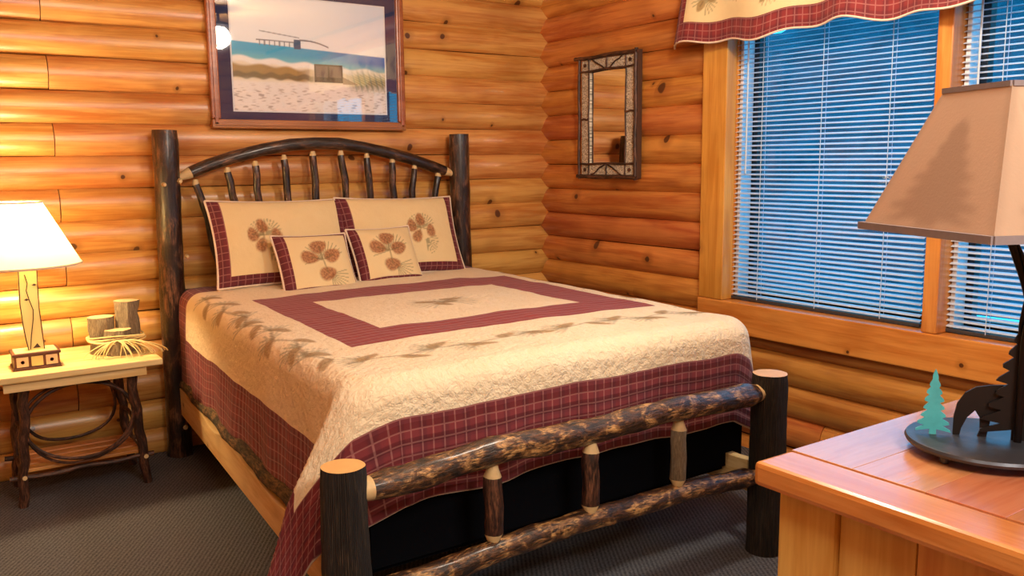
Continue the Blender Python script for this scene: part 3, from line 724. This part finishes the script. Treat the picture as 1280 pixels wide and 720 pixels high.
# ------------------------------------------------------------------ the quilt
def quilt():
    RI, EE = 1.0, .42; IH = 4.5
    arc = EE*PI/2
    def prof(s_):
        h = np.where(s_ < RI-EE, s_, 0); d = np.zeros_like(s_)
        a = np.clip((s_-(RI-EE))/EE, 0, PI/2); m1 = s_ >= RI-EE
        h = np.where(m1, RI-EE+EE*np.sin(a), h); d = np.where(m1, EE*(1-np.cos(a)), d)
        d = d+np.clip(s_-(RI-EE+arc), 0, None)
        return h, d
    nu, nv = 330, 350
    uu, vv = np.meshgrid(np.linspace(-8.3, 7.9, nu), np.linspace(1.15, 18.22, nv), indexing='ij'); uu = uu.ravel(); vv = vv.ravel()
    du = np.clip(np.abs(uu)-IH, 0, None); dv = np.clip(vv-15.0, 0, None); sg = np.sign(uu)
    r = np.hypot(du, dv); th = np.arctan2(dv, du+1e-9); s2 = np.sin(2*th)**2*((du > 0) & (dv > 0))
    over = np.clip(r-RI, 0, None); s_ = np.minimum(r, RI)+over*(1+.17*s2)
    h, d = prof(s_)
    flare = .05*d
    ripple_side = .05*np.sin(vv*1.7+1)+.03*np.sin(vv*4.1)
    ripple_front = .035*np.sin(uu*2.1)+.02*np.sin(uu*5.3+1)
    dd = np.clip(d-.5, 0, None)
    hx = h+flare+dd*ripple_side*(1-s2)*(dv <= 0)*.35
    hy = h+flare*.3*(1-s2)+dd*ripple_front*(du <= 0)*.6
    yc = -np.minimum(vv, 15.0); y = yc-np.where(dv > 0, hy*np.sin(th), 0)
    # soft stop in front of the footboard
    y = np.where(y < -16.12, -16.12-.28*np.tanh((-16.12-y)/.4), y)
    k = (-y-1.2)/14.8
    XLft = -15.62-.80*k; XR = -4.72-.60*k; mid = (XLft+XR)/2; half = (XR-XLft)/2
    xin = np.where(np.abs(uu) <= IH, uu*(half-RI)/IH, sg*(half-RI))
    x = mid+xin+np.where(du > 0, sg*(hx*np.cos(th)+np.clip(s2*1.7, 0, 1)*(.50*np.minimum(d, 2.1)+.30*np.clip(d-2.1, 0, None))*np.where(sg < 0, 1., .45)), 0)
    top = 5.48+.10*np.cos(np.clip(uu/6, -1, 1)*PI/2)*1.0
    nz = np.array([noise.noise(Vector((a*.55, b_*.55, 3.))) for a, b_ in zip(uu[::1], vv[::1])])
    nz2 = np.array([noise.noise(Vector((a*1.6, b_*1.6, 8.))) for a, b_ in zip(uu, vv)])
    z = top-d*(1.0)+.05*nz+.018*nz2
    # hem waves
    z = z+.10*nz*np.clip(d-1, 0, 1)
    z = z-.12*np.clip((vv-14.)/2, 0, 1)*(1-np.clip(d, 0, 1))*0
    # side near the head hangs lower
    z = np.maximum(z, .12+.02*nz2)
    x = x+.05*nz*np.clip(d, 0, 1)*sg
    P = np.stack([x, y, z], 1); UV = np.stack([uu, vv], 1)
    rr = random.Random(11); cones = []; fans = []; stems = []
    def vine(a, b_, n, side):
        a = np.array(a); b_ = np.array(b_); dirv = (b_-a)/np.linalg.norm(b_-a); nrm = np.array([-dirv[1], dirv[0]]); pr_ = a
        for i in range(n):
            c = a+(b_-a)*(i+.5)/n+nrm*.14*math.sin(i*2.3); s1 = 1 if i % 2 else -1
            cc = c+nrm*s1*.20+dirv*.1; an = math.atan2(dirv[1], dirv[0])+s1*.45
            cones.append((tuple(cc), an, .33, .15)); stems.append((tuple(pr_), tuple(c))); stems.append((tuple(c), tuple(cc))); pr_ = c
            if i % 3 != 1:
                fans.append((tuple(c), an+PI-.6*s1, .62, 8)); fans.append((tuple(c), an+2.0*s1, .42, 6))
    vine((-5.25, 3.4), (-5.15, 14.2), 14, 1); vine((-4.9, 14.35), (5.3, 14.1), 12, 1); vine((5.5, 13.5), (5.5, 3.4), 12, 1)
    for c, a in (((-.35, 8.85), .3), ((.25, 9.15), 2.6), ((-.1, 9.45), 1.2), ((.5, 8.75), .2)): cones.append((c, a, .34, .17)); stems.append(((.05, 9.1), c))
    fans += [((.05, 9.1), PI, 1.0, 9), ((.05, 9.1), .2, 1.0, 9), ((.05, 9.1), -1.5, .6, 7)]
    og = (-10.7, -8.6, 2.0)
    o = grid_obj('bed_quilt', P, UV, nu, nv, QUILT, motif(UV, cones, fans, stems, .035), None, og)
    md = o.modifiers.new('thick', 'SOLIDIFY'); md.thickness = .05*S; md.offset = -1
    tag(o, 'cream quilt with maroon plaid frame, pine cone vine and plaid hem, draped over the bed', 'quilt')
    G = P.reshape(nu, nv, 3)-np.array(og)
    edge = [G[0, j] for j in range(0, nv, 4)]+[G[i, nv-1] for i in range(0, nu, 4)]+[G[nu-1, j] for j in range(nv-1, -1, -4)]
    MB().tube([tuple(p) for p in edge], .035, 6).build('hem_binding', PIPE, o)
quilt()

# ------------------------------------------------------------------ pillows
def pillow(label, cen, right, up, w_, h_, thick, mat, cones, fans, stems, name, cat, seedv):
    n_u, n_v = 96, 72
    right = Vector(right).normalized(); up = Vector(up).normalized(); up = (up-right*up.dot(right)).normalized(); nrm = right.cross(up)   # towards the viewer (-y)
    t = thing(name, label, cat, cen)
    M = Matrix((right, nrm*-1, up)).transposed(); t.rotation_euler = M.to_euler()
    ss, qq = np.meshgrid(np.linspace(-1, 1, n_u), np.linspace(-1, 1, n_v), indexing='ij'); ss = ss.ravel(); qq = qq.ravel()
    def surf(sign):
        pin = 1-.055*(1-qq**2)*np.abs(ss)**3; pin2 = 1-.06*(1-ss**2)*np.abs(qq)**3
        x = ss*w_/2*pin; z = qq*h_/2*pin2
        bulge = np.clip((1-np.abs(ss)**3.2)*(1-np.abs(qq)**3.2), 0, 1)**.55*thick/2
        nz = np.array([noise.noise(Vector((a*1.7+seedv, b_*1.3, seedv))) for a, b_ in zip(ss, qq)])
        y = -sign*bulge*(1+.18*nz)
        return np.stack([x, y, z], 1)
    UV = np.stack([ss*w_/2, qq*h_/2], 1)
    A = motif(UV, cones, fans, stems, .025)
    fr = grid_obj('pillow_front', surf(1), UV, n_u, n_v, mat, A, t)
    Bm = np.zeros_like(A); Bm[:, 3] = 1
    bk = grid_obj('pillow_back', surf(-1), UV, n_u, n_v, mat, Bm, t); bk.data.flip_normals()
    G = surf(1).reshape(n_u, n_v, 3)
    edge = [G[i, 0] for i in range(0, n_u, 5)]+[G[n_u-1, j] for j in range(0, n_v, 5)]+[G[i, n_v-1] for i in range(n_u-1, -1, -5)]+[G[0, j] for j in range(n_v-1, -1, -5)]
    edge = [tuple(p) for p in edge]+[tuple(edge[0])]
    MB().tube(edge, .04, 6).build('piping', PIPE, t)
    return t
def cluster(cx, cy, k=1., rot=0.):
    cs = []; st_ = []; fn = []
    for dx, dy, a in ((0, .42, .3), (-.38, .12, -.3), (.34, .08, .3), (0, -.45, .2)):
        x = dx*math.cos(rot)-dy*math.sin(rot); y = dx*math.sin(rot)+dy*math.cos(rot)
        c = (cx+x*k, cy+y*k); cs.append((c, a+rot, .27*k, .2*k)); st_.append(((cx, cy), c))
    fn = [((cx+.1*k, cy), 1.2, .6*k, 9), ((cx, cy), 2.5, .6*k, 8), ((cx+.1*k, cy-.5*k), -.6, .6*k, 9)]
    return cs, fn, st_
c1 = cluster(-.75, .15, .9, 1.5); c2 = cluster(.6, .15, .9, 1.3)
pillow('rectangular cream sham with maroon plaid border leaning at the left of the headboard', (-12.42, -2.02, 6.95), (1, .0, -.015), (.03, .40, 1), 4.75, 2.95, .85, SHAM, *c1, 'pillow_sham', 'pillow', 1.)
pillow('rectangular cream sham with maroon plaid border leaning at the right of the headboard', (-8.02, -2.02, 6.90), (1, .02, -.02), (-.06, .40, 1), 4.75, 2.95, .85, SHAM, *c2, 'pillow_sham', 'pillow', 4.)
c3 = cluster(.12, .1, 1.12, .12); c4 = cluster(.0, .1, 1.12, -.05)
pillow('small square pine cone throw pillow tilted in front of the left sham', (-11.88, -3.42, 6.20), (1, .05, -.02), (-.12, .55, 1), 2.6, 2.3, .75, THROW, *c3, 'throw_pillow', 'pillow', 7.)
pillow('small square pine cone throw pillow in front of the right sham', (-9.2, -3.05, 6.30), (1, .08, .0), (-.14, .5, 1), 2.5, 2.2, .75, THROW, *c4, 'throw_pillow', 'pillow', 9.)

# ------------------------------------------------------------------ nightstand
def nightstand():
    og = Vector((-19.1, -2.2, 0)); t = thing('nightstand', 'rustic twig nightstand with pale pine top left of the bed', 'nightstand', og)
    L = lambda p: tuple(Vector(p)-og)
    # top: three planks
    for a, b_ in ((-3.92, -2.78), (-2.75, -1.62), (-1.59, -.5)):
        MB().box(L((-21.4, a, 3.77)), L((-16.9, b_, 3.95)), c=.03).build('top_plank', RAW, t, origin=L((-21.4, a, 3.77)))
    MB().box(L((-20.95, -3.78, 3.5)), L((-17.33, -3.66, 3.765)), c=.015).build('apron', RAW, t, origin=L((-20.95, -3.7, 3.5)))
    MB().box(L((-20.95, -.85, 3.5)), L((-17.33, -.73, 3.765)), c=.015).build('apron', RAW, t, origin=L((-20.95, -.8, 3.5)))
    for x in (-20.9, -17.45):
        MB().box(L((x, -3.65, 3.5)), L((x+.12, -.86, 3.765)), c=.015).build('apron', RAW, t, origin=L((x, -3.7, 3.5)))
    for i, (xt, xb, y, yb) in enumerate(((-20.42, -20.66, -3.45, -2.95), (-17.72, -17.36, -3.45, -2.95), (-20.42, -20.62, -1.05, -.95), (-17.72, -17.36, -1.05, -.95))):
        pts = [Vector((xb, yb, 0)).lerp(Vector((xt, y, 3.76)), k/11)+Vector((.03*math.sin(k*1.9+i), .02*math.cos(k*1.4), 0)) for k in range(12)]
        MB().tube([L(p) for p in pts], [.125+.02*k/11 for k in range(12)], 10, wob=.25, wf=2.5, seed=i*4., cap_mi=1).build('leg', [TWIG, TENON], t)
    def rail(a, b_, r=.09, sd=0):
        pts = [Vector(a).lerp(Vector(b_), k/11)+Vector((0, .02*math.sin(k+sd), .03*math.sin(k*1.3+sd))) for k in range(12)]
        MB().tube([L(p) for p in pts], r, 8, wob=.25, wf=2.5, seed=sd, cap_mi=1).build('stretcher', [TWIG, TENON], t)
    rail((-20.95, -3.05, .86), (-17.15, -3.05, .90), .075, 1); rail((-20.9, -1.0, .88), (-17.15, -1.0, .9), .075, 2)
    rail((-20.6, -3.3, .93), (-20.58, -.75, .93), .07, 3); rail((-17.42, -3.3, .95), (-17.42, -.75, .95), .07, 4)
    rail((-20.5, -3.25, 2.0), (-20.5, -.8, 2.0), .06, 5); rail((-17.55, -3.25, 2.0), (-17.55, -.8, 2.0), .06, 6)
    for i, y in enumerate((-2.85, -2.35, -1.85, -1.35)):
        MB().box(L((-20.5, y-.19, 1.0)), L((-17.5, y+.19, 1.1)), c=.02).build('shelf_slat', BOARDX, t, origin=L((-20.5, y, 1.0)))
    # bent twig hoops
    def hoop(cx, cz, rx, rz, y, r, sd):
        pts = [(cx+rx*math.cos(a)+.05*math.sin(3*a+sd), y+.06*math.sin(2*a+sd), cz+rz*math.sin(a)*(1+.05*math.cos(2*a))) for a in [2*PI*k/40 for k in range(41)]]
        MB().tube([L(p) for p in pts], r, 7, wob=.2, wf=3, seed=sd, caps=False).build('bent_twig_hoop', TWIG, t)
    hoop(-19.08, 2.35, 1.36, 1.16, -3.32, .05, 1.); hoop(-19.08, 2.3, 1.42, 1.26, -3.18, .04, 2.6)
    hoop(-19.08, 2.3, 1.34, 1.15, -1.02, .05, 4.)
    return t
BOARDX = wood('shelf_pine', srgb(214, 154, 84), srgb(184, 118, 54), axis=0, rough=.45, knots=.2, coat=0, spread=.1)
nightstand()

# ------------------------------------------------------------------ lamp on the nightstand
def shade_mat(name, base, lit=False):
    b = NB(name); at = b.n('ShaderNodeAttribute', attribute_name='ink')
    v = b.coord(); n = b.noise(v, 14, 4, .7); n2 = b.noise(v, 180, 2, .5)
    c = b.mix(n, tuple(x*.93 for x in base), base); c = b.mix(b.math('MULTIPLY', at.outputs['Fac'], .34), c, srgb(104, 74, 58))
    b.fin(c, .9, b.bump(n2, .2, .002))
    tl = b.n('ShaderNodeBsdfTranslucent', {0: c}); mx = b.n('ShaderNodeMixShader', {0: .5 if lit else .35, 1: b.b.outputs[0], 2: tl.outputs[0]})
    b.t.links.new(mx.outputs[0], b.out.inputs[0]); return b.m
def bedside_lamp():
    cx, cy = -20.03, -2.75; zb = 3.955; og = Vector((cx, cy, zb))
    t = thing('table_lamp', 'lit table lamp with white shade and carved wooden body on the nightstand', 'lamp', og)
    # box base with three tiles
    MB().box((-.60, -.46, .0), (.60, .46, .07), c=.015).box((-.60, -.46, .38), (.60, .46, .46), c=.02).box((-.56, -.42, .07), (.56, .42, .38)).build('base', plain('lamp_base_wood', srgb(96, 50, 28), .5, bump=.2), t)
    MB().box((-.52, -.40, .462), (.52, .40, .475), c=.004).build('base_top', plain('lamp_cream', srgb(230, 204, 150), .6), t)
    for i in range(3):
        x = -.36+.36*i
        tl = MB().box((x-.145, -.445, .09), (x+.145, -.415, .36), c=.01).build('front_tile', plain('tile_cream', srgb(226, 186, 142) if i != 1 else srgb(220, 190, 116), .6), t)
        if i != 1:
            m = MB()
            for a in (0, PI/4): m.prism([(.055*math.cos(a+k*PI/2+PI/4), .055*math.sin(a+k*PI/2+PI/4)) for k in range(4)], .02, Matrix.Translation((x, -.452, .225)))
            m.build('tile_star', plain('star_brown', srgb(84, 36, 24), .6), tl)
    # carved slab body with two black inlay lines
    poly = [(-.155, .475), (.235, .475), (.22, .9), (.19, 1.6), (.20, 2.3), (.225, 3.1), (-.225, 3.1), (-.25, 2.4), (-.27, 1.8), (-.24, 1.2), (-.20, .8)]
    ob = MB().prism(poly, .22, Matrix.Identity(4)).build('carved_body', plain('lamp_body_wood', srgb(232, 206, 138), .5, bscale=8, vary=.08), t)
    BI = plain('burnt_line', srgb(60, 40, 24), .6)
    MB().tube([(-.155, -.115, .48), (-.20, -.115, .8), (-.24, -.115, 1.2), (-.27, -.115, 1.8), (-.25, -.115, 2.4), (-.225, -.115, 3.1)], .014, 5).build('edge_line', BI, t)
    MB().tube([(.235, -.115, .48), (.22, -.115, .9), (.19, -.115, 1.6), (.20, -.115, 2.3), (.225, -.115, 3.1)], .014, 5).build('edge_line', BI, t)
    m = MB().tube([(-.11, -.115, .5), (-.06, -.115, .9), (.02, -.115, 1.35), (.04, -.115, 1.6), (-.04, -.115, 1.9), (-.09, -.115, 2.15), (-.05, -.115, 2.35), (-.10, -.115, 2.6)], .013, 5)
    for z_, x_ in ((1.9, -.1), (2.3, .12)): m.prism([(x_-.07, z_), (x_, z_+.04), (x_+.06, z_), (x_, z_-.03)], .01, Matrix.Translation((0, -.112, 0)))
    m.prism([(-.10, .53), (.10, .53), (.02, .66)], .01, Matrix.Translation((.05, -.112, 0)))
    m.build('branch_carving', BI, t)
    MB().tube([(0, 0, 3.1), (0, 0, 3.7)], .05, 10).build('stem', BRASS, t)
    # round shade
    sc = -.25; z0, z1, r0, r1 = 2.88, 4.58, 1.62, .74
    nu, nv = 65, 12; aa, kk = np.meshgrid(np.linspace(0, 2*PI, nu), np.linspace(0, 1, nv), indexing='ij'); aa = aa.ravel(); kk = kk.ravel()
    rr_ = r0+(r1-r0)*kk; P = np.stack([sc+rr_*np.cos(aa), rr_*np.sin(aa), z0+(z1-z0)*kk], 1)
    at = np.zeros((len(P), 4)); at[:, 3] = 1
    sh = grid_obj('lamp_shade', P, np.stack([aa, kk], 1), nu, nv, shade_mat('lit_shade_cloth', srgb(250, 236, 196), True), at, t, attr_name='ink')
    m = MB(); m.tube([(sc+r0*math.cos(a), r0*math.sin(a), z0) for a in [2*PI*k/48 for k in range(49)]], .03, 6, caps=False).tube([(sc+r1*math.cos(a), r1*math.sin(a), z1) for a in [2*PI*k/48 for k in range(49)]], .03, 6, caps=False)
    for a in (0, 2*PI/3, 4*PI/3): m.tube([(sc, 0, 3.75), (sc+r1*.99*math.cos(a), r1*.99*math.sin(a), z1-.02)], .015, 5)
    m.build('shade_trim', PIPE, t)
    b = NB('bulb_glow'); b.fin((1, .9, .7), .5, Emission_Color=(1, .72, .38, 1), Emission_Strength=14.)
    m = MB(); m.lathe([(.001, 3.72), (.09, 3.74), (.10, 3.85), (.2, 4.1), (.17, 4.25), (.001, 4.33)], sc*.4, 0, 16); m.build('bulb', b.m, t)
    p_ = point('bedside_bulb', (cx-.1, cy, zb+4.02), 46, (1, .72, .38), .34)
    p_.parent = t; p_.location = Vector((-.1, 0, 4.02))*S
bedside_lamp()

# ------------------------------------------------------------------ stump candle holder with raffia
def stumps():
    og = Vector((-17.75, -2.2, 3.955)); t = thing('stump_ornament', 'three bark stumps tied together with raffia on the nightstand', 'ornament', og, R(-6))
    for i, (x, y, h_, r) in enumerate(((.30, .18, 1.52, .34), (-.42, .12, 1.10, .36), (-.02, -.30, .74, .36))):
        n = 9; MB().tube(line((x, y, 0), (x, y, h_), n), [r]*n, 20, wob=.22, wf=3, seed=i*7., cap_mi=1).build('stump', [GBARK, plain('stump_top', srgb(206, 176, 128), .7, vary=.2)], t)
    rr = random.Random(4); m = MB()
    for z in (.40, .45, .50, .55):
        pts = []
        for k in range(37):
            a = 2*PI*k/36; rr_ = .80+.05*math.sin(3*a+z*9); pts.append((rr_*math.cos(a)*.98-.02, rr_*math.sin(a)*.80-.02, z+.04*math.sin(2*a+z*20)))
        m.tube(pts, .022, 5, caps=False)
    m.build('raffia_band', RAFFIA, t)
    m = MB()
    for i in range(30):
        a = rr.uniform(-PI*.98, -.02) if i < 24 else rr.uniform(-.2, .3); l = rr.uniform(.4, 1.05)
        p0 = Vector((rr.uniform(-.12, .12), -.72, .48)); p3 = Vector((1.05*l*math.cos(a)*1.2, -.66+.55*l*math.sin(a), .03))
        p1 = p0+Vector((math.cos(a)*.3, -.12, .05)); p2 = p3+Vector((0, .0, .18))
        pts = [((1-k)**3)*p0+3*k*(1-k)**2*p1+3*k*k*(1-k)*p2+k**3*p3 for k in [j/8 for j in range(9)]]
        m.tube(pts, .014, 4)
    o = m.build('raffia_strands', RAFFIA, t)
stumps()

# ------------------------------------------------------------------ dresser
def dresser():
    x0, x1, y0, y1, zt = -13.65, -3.2, -27.3, -22.75, 5.5
    og = Vector((x0+5, (y0+y1)/2, 0)); t = thing('dresser', 'honey pine dresser with glossy plank top at the right front', 'dresser', og)
    L = lambda p: tuple(Vector(p)-og)
    MB().box(L((x0, y0, 5.17)), L((x0+.78, y1, zt)), c=.07).build('end_board', DRESSY, t, origin=L((x0, y0, 5.2)))
    ys = [y1, y1-.95, y1-1.95, y1-2.9, y1-3.8, y0]
    for a, b_ in zip(ys[:-1], ys[1:]): MB().box(L((x0+.785, b_+.002, 5.17)), L((x1, a-.002, zt)), c=.007).build('top_plank', DRESS, t, origin=L((x0+.8, b_, 5.2)))
    # end panel facing the camera: stiles, rails and a planked recess
    xe = -13.25
    MB().box(L((xe, y1-1.0, 0)), L((xe+.4, y1-.12, 5.165)), c=.05).build('stile', DRESSZ, t, origin=L((xe, y1-.9, 0)))
    MB().box(L((xe, y0+.25, 0)), L((xe+.4, y0+1.0, 5.165)), c=.05).build('stile', DRESSZ, t, origin=L((xe, y0+.9, 0)))
    MB().box(L((xe+.03, y0+1.0, .35)), L((xe+.3, y1-1.0, 1.1)), c=.03).build('lower_rail', DRESSY, t, origin=L((xe, y0, .4)))
    ys = [y1-1.0, y1-2.05, y1-3.1, y0+1.0]
    for a, b_ in zip(ys[:-1], ys[1:]): MB().box(L((xe+.10, b_+.008, 1.1)), L((xe+.3, a-.008, 5.165)), c=.02).build('panel_board', DRESSZ, t, origin=L((xe, b_, 1.1)))
    # long sides, far end, base and drawers on the side away from the bed
    MB().box(L((xe+.4, y1-.45, .4)), L((x1-.4, y1-.3, 5.165)), c=.02).build('back_panel', DRESSZ, t, origin=L((xe, y1, .4)))
    MB().box(L((x1-.7, y0+.25, 0)), L((x1-.4, y1-.25, 5.165)), c=.03).build('far_end', DRESSZ, t, origin=L((x1, y0, 0)))
    MB().box(L((xe+.4, y0+.6, .3)), L((x1-.7, y1-.46, .5))).build('bottom_board', DRESSZ, t)
    for c_ in range(3):
        for r_ in range(3):
            xa = xe+.5+c_*3.05; za = .6+r_*1.52
            d_ = MB().box(L((xa, y0+.28, za)), L((xa+2.9, y0+.5, za+1.4)), c=.05).build('drawer', DRESSY, t, origin=L((xa, y0, za)))
            MB().lathe([(.001, -.0), (.05, .0), (.05, .1), (.13, .16), (.12, .24), (.001, .26)], 0, 0, 12).build('knob', IRON, d_)
            k = d_.children[0]; k.rotation_euler = (PI/2, 0, 0); k.location = Vector((1.45, .28, .7))*S
dresser()

# ------------------------------------------------------------------ bear lamp on the dresser
def bear_lamp():
    og = Vector((-10.87, -24.42, 5.5)); t = thing('bear_table_lamp', 'unlit table lamp with square parchment shade and black bear cutout on the dresser', 'lamp', og)
    ev = Vector((.60, -.80, 0)); ang = math.atan2(ev.y, ev.x); MM = Matrix.Rotation(ang, 4, 'Z')
    b = MB(); b.lathe([(.001, .12), (.96, .12), (1.02, .13), (1.04, .17), (1.02, .205), (.98, .215), (.001, .215)], 0, 0, 56); base = b.build('base_plate', PEWTER, t)
    for k in range(4):
        a = ang+PI/4+k*PI/2; m = MB(); m.lathe([(.001, .0), (.05, .01), (.065, .05), (.05, .1), (.001, .11)], .86*math.cos(a), .86*math.sin(a), 12); m.build('foot', PEWTER, t)
    zf = .215
    def tree(w_, h_, tiers, rr):
        Lp = []; 
        for i in range(tiers):
            k = i/tiers; z = h_*(.06+.94*k); wd = w_*(1-k)**.85*(.9+.15*rr.random()); dz = h_*.94/tiers
            Lp += [(wd, z-.15*dz), (wd*.96, z+dz*.1), (wd*.52, z+dz*.62)]
        right = Lp+[(0.0, h_)]; left = [(-x*(.93+.12*rr.random()), z) for x, z in reversed(Lp)]
        return [(.06*w_/.3, 0), (.06*w_/.3, h_*.08)]+right+left+[(-.06*w_/.3, h_*.08), (-.06*w_/.3, 0)]
    rr = random.Random(2)
    MB().prism(tree(.22, .92, 8, rr), .03, Matrix.Translation((-.69*.6, .69*.8, zf)) @ MM).build('teal_tree', TEAL, t)
    bear = [(-.36, .0), (-.27, .0), (-.25, .12), (-.18, .3), (-.08, .42), (-.01, .30), (.0, .1), (-.03, .0), (.09, .0), (.11, .12), (.14, .34), (.22, .40), (.36, .36), (.42, .12), (.42, .0), (.54, .0), (.56, .3), (.68, .2), (.70, .0), (.82, .0), (.82, .4), (.9, .52), (1.0, .46), (1.12, .42), (1.16, .5), (1.08, .62), (1.0, .76), (.92, .84), (.86, .90), (.80, .84), (.66, .80), (.5, .84), (.3, .86), (.1, .84), (-.08, .80), (-.22, .70), (-.32, .52), (-.36, .3)]
    bear = [(x*.92, z*.86) for x, z in bear]
    MB().prism(bear, .035, Matrix.Translation((.0, .12, zf)) @ MM).build('bear', BLACKM, t)
    MB().prism(tree(.50, 1.75, 9, rr), .035, Matrix.Translation((.24, -.29, zf)) @ MM).build('pine_cutout', BLACKM, t)
    px, py = .15, -.31
    pts = [(px, py, zf), (px, py, zf+1.3), (px+.02, py-.02, zf+1.75), (px*.9, py*.9, zf+2.1), (px*.45, py*.45, zf+2.55), (0, 0, zf+3.0), (0, 0, zf+3.6)]
    def smooth_path(pts, sub=6):
        P = [Vector(p) for p in pts]; P = [P[0]]+P+[P[-1]]; out = []
        for i in range(1, len(P)-2):
            for k in range(sub):
                t_ = k/sub; a, b_, c_, d_ = P[i-1], P[i], P[i+1], P[i+2]
                out.append(.5*((2*b_)+(-a+c_)*t_+(2*a-5*b_+4*c_-d_)*t_**2+(-a+3*b_-3*c_+d_)*t_**3))
        out.append(P[-2]); return out
    sp_ = smooth_path(pts)
    MB().tube(sp_, .05, 10).build('pole', IRON, t)
    m = MB().tube([(v.x+.075*math.cos(i*.25), v.y+.075*math.sin(i*.25), v.z) for i, v in enumerate(sp_[2:-6])], .028, 7); m.build('twisted_rod', IRON, t)
    # parchment shade: a square pyramid frustum
    ph = 1.94; zb, ztp = 8.50-5.5, 10.42-5.5; Db, Dt = 1.86, .86; ox, oy = .14, -.01
    cor = lambda D, k, z: Vector((ox+D*math.cos(ph+k*PI/2), oy+D*math.sin(ph+k*PI/2), z))
    sm = shade_mat('parchment', srgb(206, 176, 150))
    n = 64; rr = random.Random(8); tp = tree(.36, .86, 7, rr)
    def inside(x, z):
        r_ = False; j = len(tp)-1
        for i in range(len(tp)):
            (xi, zi), (xj, zj) = tp[i], tp[j]
            if (zi > z) != (zj > z) and x < (xj-xi)*(z-zi)/(zj-zi)+xi: r_ = not r_
            j = i
        return r_
    for k in range(4):
        a, b_, c_, d_ = cor(Db, k, zb), cor(Db, k+1, zb), cor(Dt, k, ztp), cor(Dt, k+1, ztp)
        P = []; A = []; UVs = []
        for i in range(n):
            for j in range(n):
                s_, q_ = i/(n-1), j/(n-1); p = a.lerp(b_, s_).lerp(c_.lerp(d_, s_), q_); P.append(tuple(p))
                wd = lerp(1, Dt/Db, q_); v_ = 1. if inside((s_-.5)*wd*.98, q_*1.18-.06) else 0.
                edge = min(s_, 1-s_)*wd
                v_ = max(v_, .5 if edge < .03 else 0)
                A.append((v_, v_, v_, 1)); UVs.append((s_, q_))
        A = np.array(A); 
        for _ in range(5):
            G = A.reshape(n, n, 4); G[1:-1, 1:-1] = (G[1:-1, 1:-1]*2+G[:-2, 1:-1]+G[2:, 1:-1]+G[1:-1, :-2]+G[1:-1, 2:])/6; A = G.reshape(-1, 4)
        o = grid_obj('shade_panel', np.array(P), np.array(UVs), n, n, sm, A, t, attr_name='ink')
    TR = plain('shade_trim_ribbon', srgb(134, 122, 124), .8)
    m = MB()
    for D, z, hh in ((Db, zb, .10), (Dt, ztp, .07)):
        m = MB()
        for k in range(4):
            a, b_ = cor(D+.02, k, z), cor(D+.02, k+1, z); dd_ = (b_-a).normalized(); nn_ = Vector((dd_.y, -dd_.x, 0))*.03
            up_ = Vector((0, 0, hh)); sh_ = 1 if z == zb else -1
            vs = [a-nn_, b_-nn_, b_+nn_, a+nn_]; tp_ = [v+up_*sh_ for v in vs]
            m.add(vs+tp_, [(0, 1, 2, 3), (7, 6, 5, 4), (0, 4, 5, 1), (1, 5, 6, 2), (2, 6, 7, 3), (3, 7, 4, 0)])
        m.build('shade_trim', TR, t)
    m = MB()
    for k in range(4): m.tube([(0, 0, 3.9), tuple(cor(Dt*.97, k, ztp-.05))], .02, 6)
    m.tube([(0, 0, 3.55), (0, 0, 3.95)], .07, 8); m.build('harp', BRASS, t)
    m = MB(); m.lathe([(.001, 3.95), (.08, 3.96), (.1, 4.05), (.19, 4.3), (.16, 4.45), (.001, 4.52)], 0, 0, 14); m.build('bulb', plain('unlit_bulb', srgb(236, 234, 226), .3), t)
bear_lamp()

# ------------------------------------------------------------------ the ceiling light over the foot of the bed (above the frame, seen in the picture glass)
def ceiling_lamp():
    og = Vector((-8.3, -18.3, CEIL)); t = thing('ceiling_light', 'small round hanging ceiling light above the foot of the bed', 'lamp', og)
    m = MB(); m.lathe([(.001, 0), (.6, 0), (.62, -.1), (.5, -.2), (.001, -.2)], 0, 0, 32); m.build('canopy', IRON, t)
    MB().tube([(0, 0, -.15), (0, 0, -.72)], .07, 10).build('down_rod', IRON, t)
    m = MB(); m.lathe([(.001, -.70), (.3, -.70), (.62, -.80), (.72, -.90), (.60, -.84), (.28, -.76), (.001, -.76)], 0, 0, 32); m.build('shade_cap', IRON, t)
ceiling_lamp()
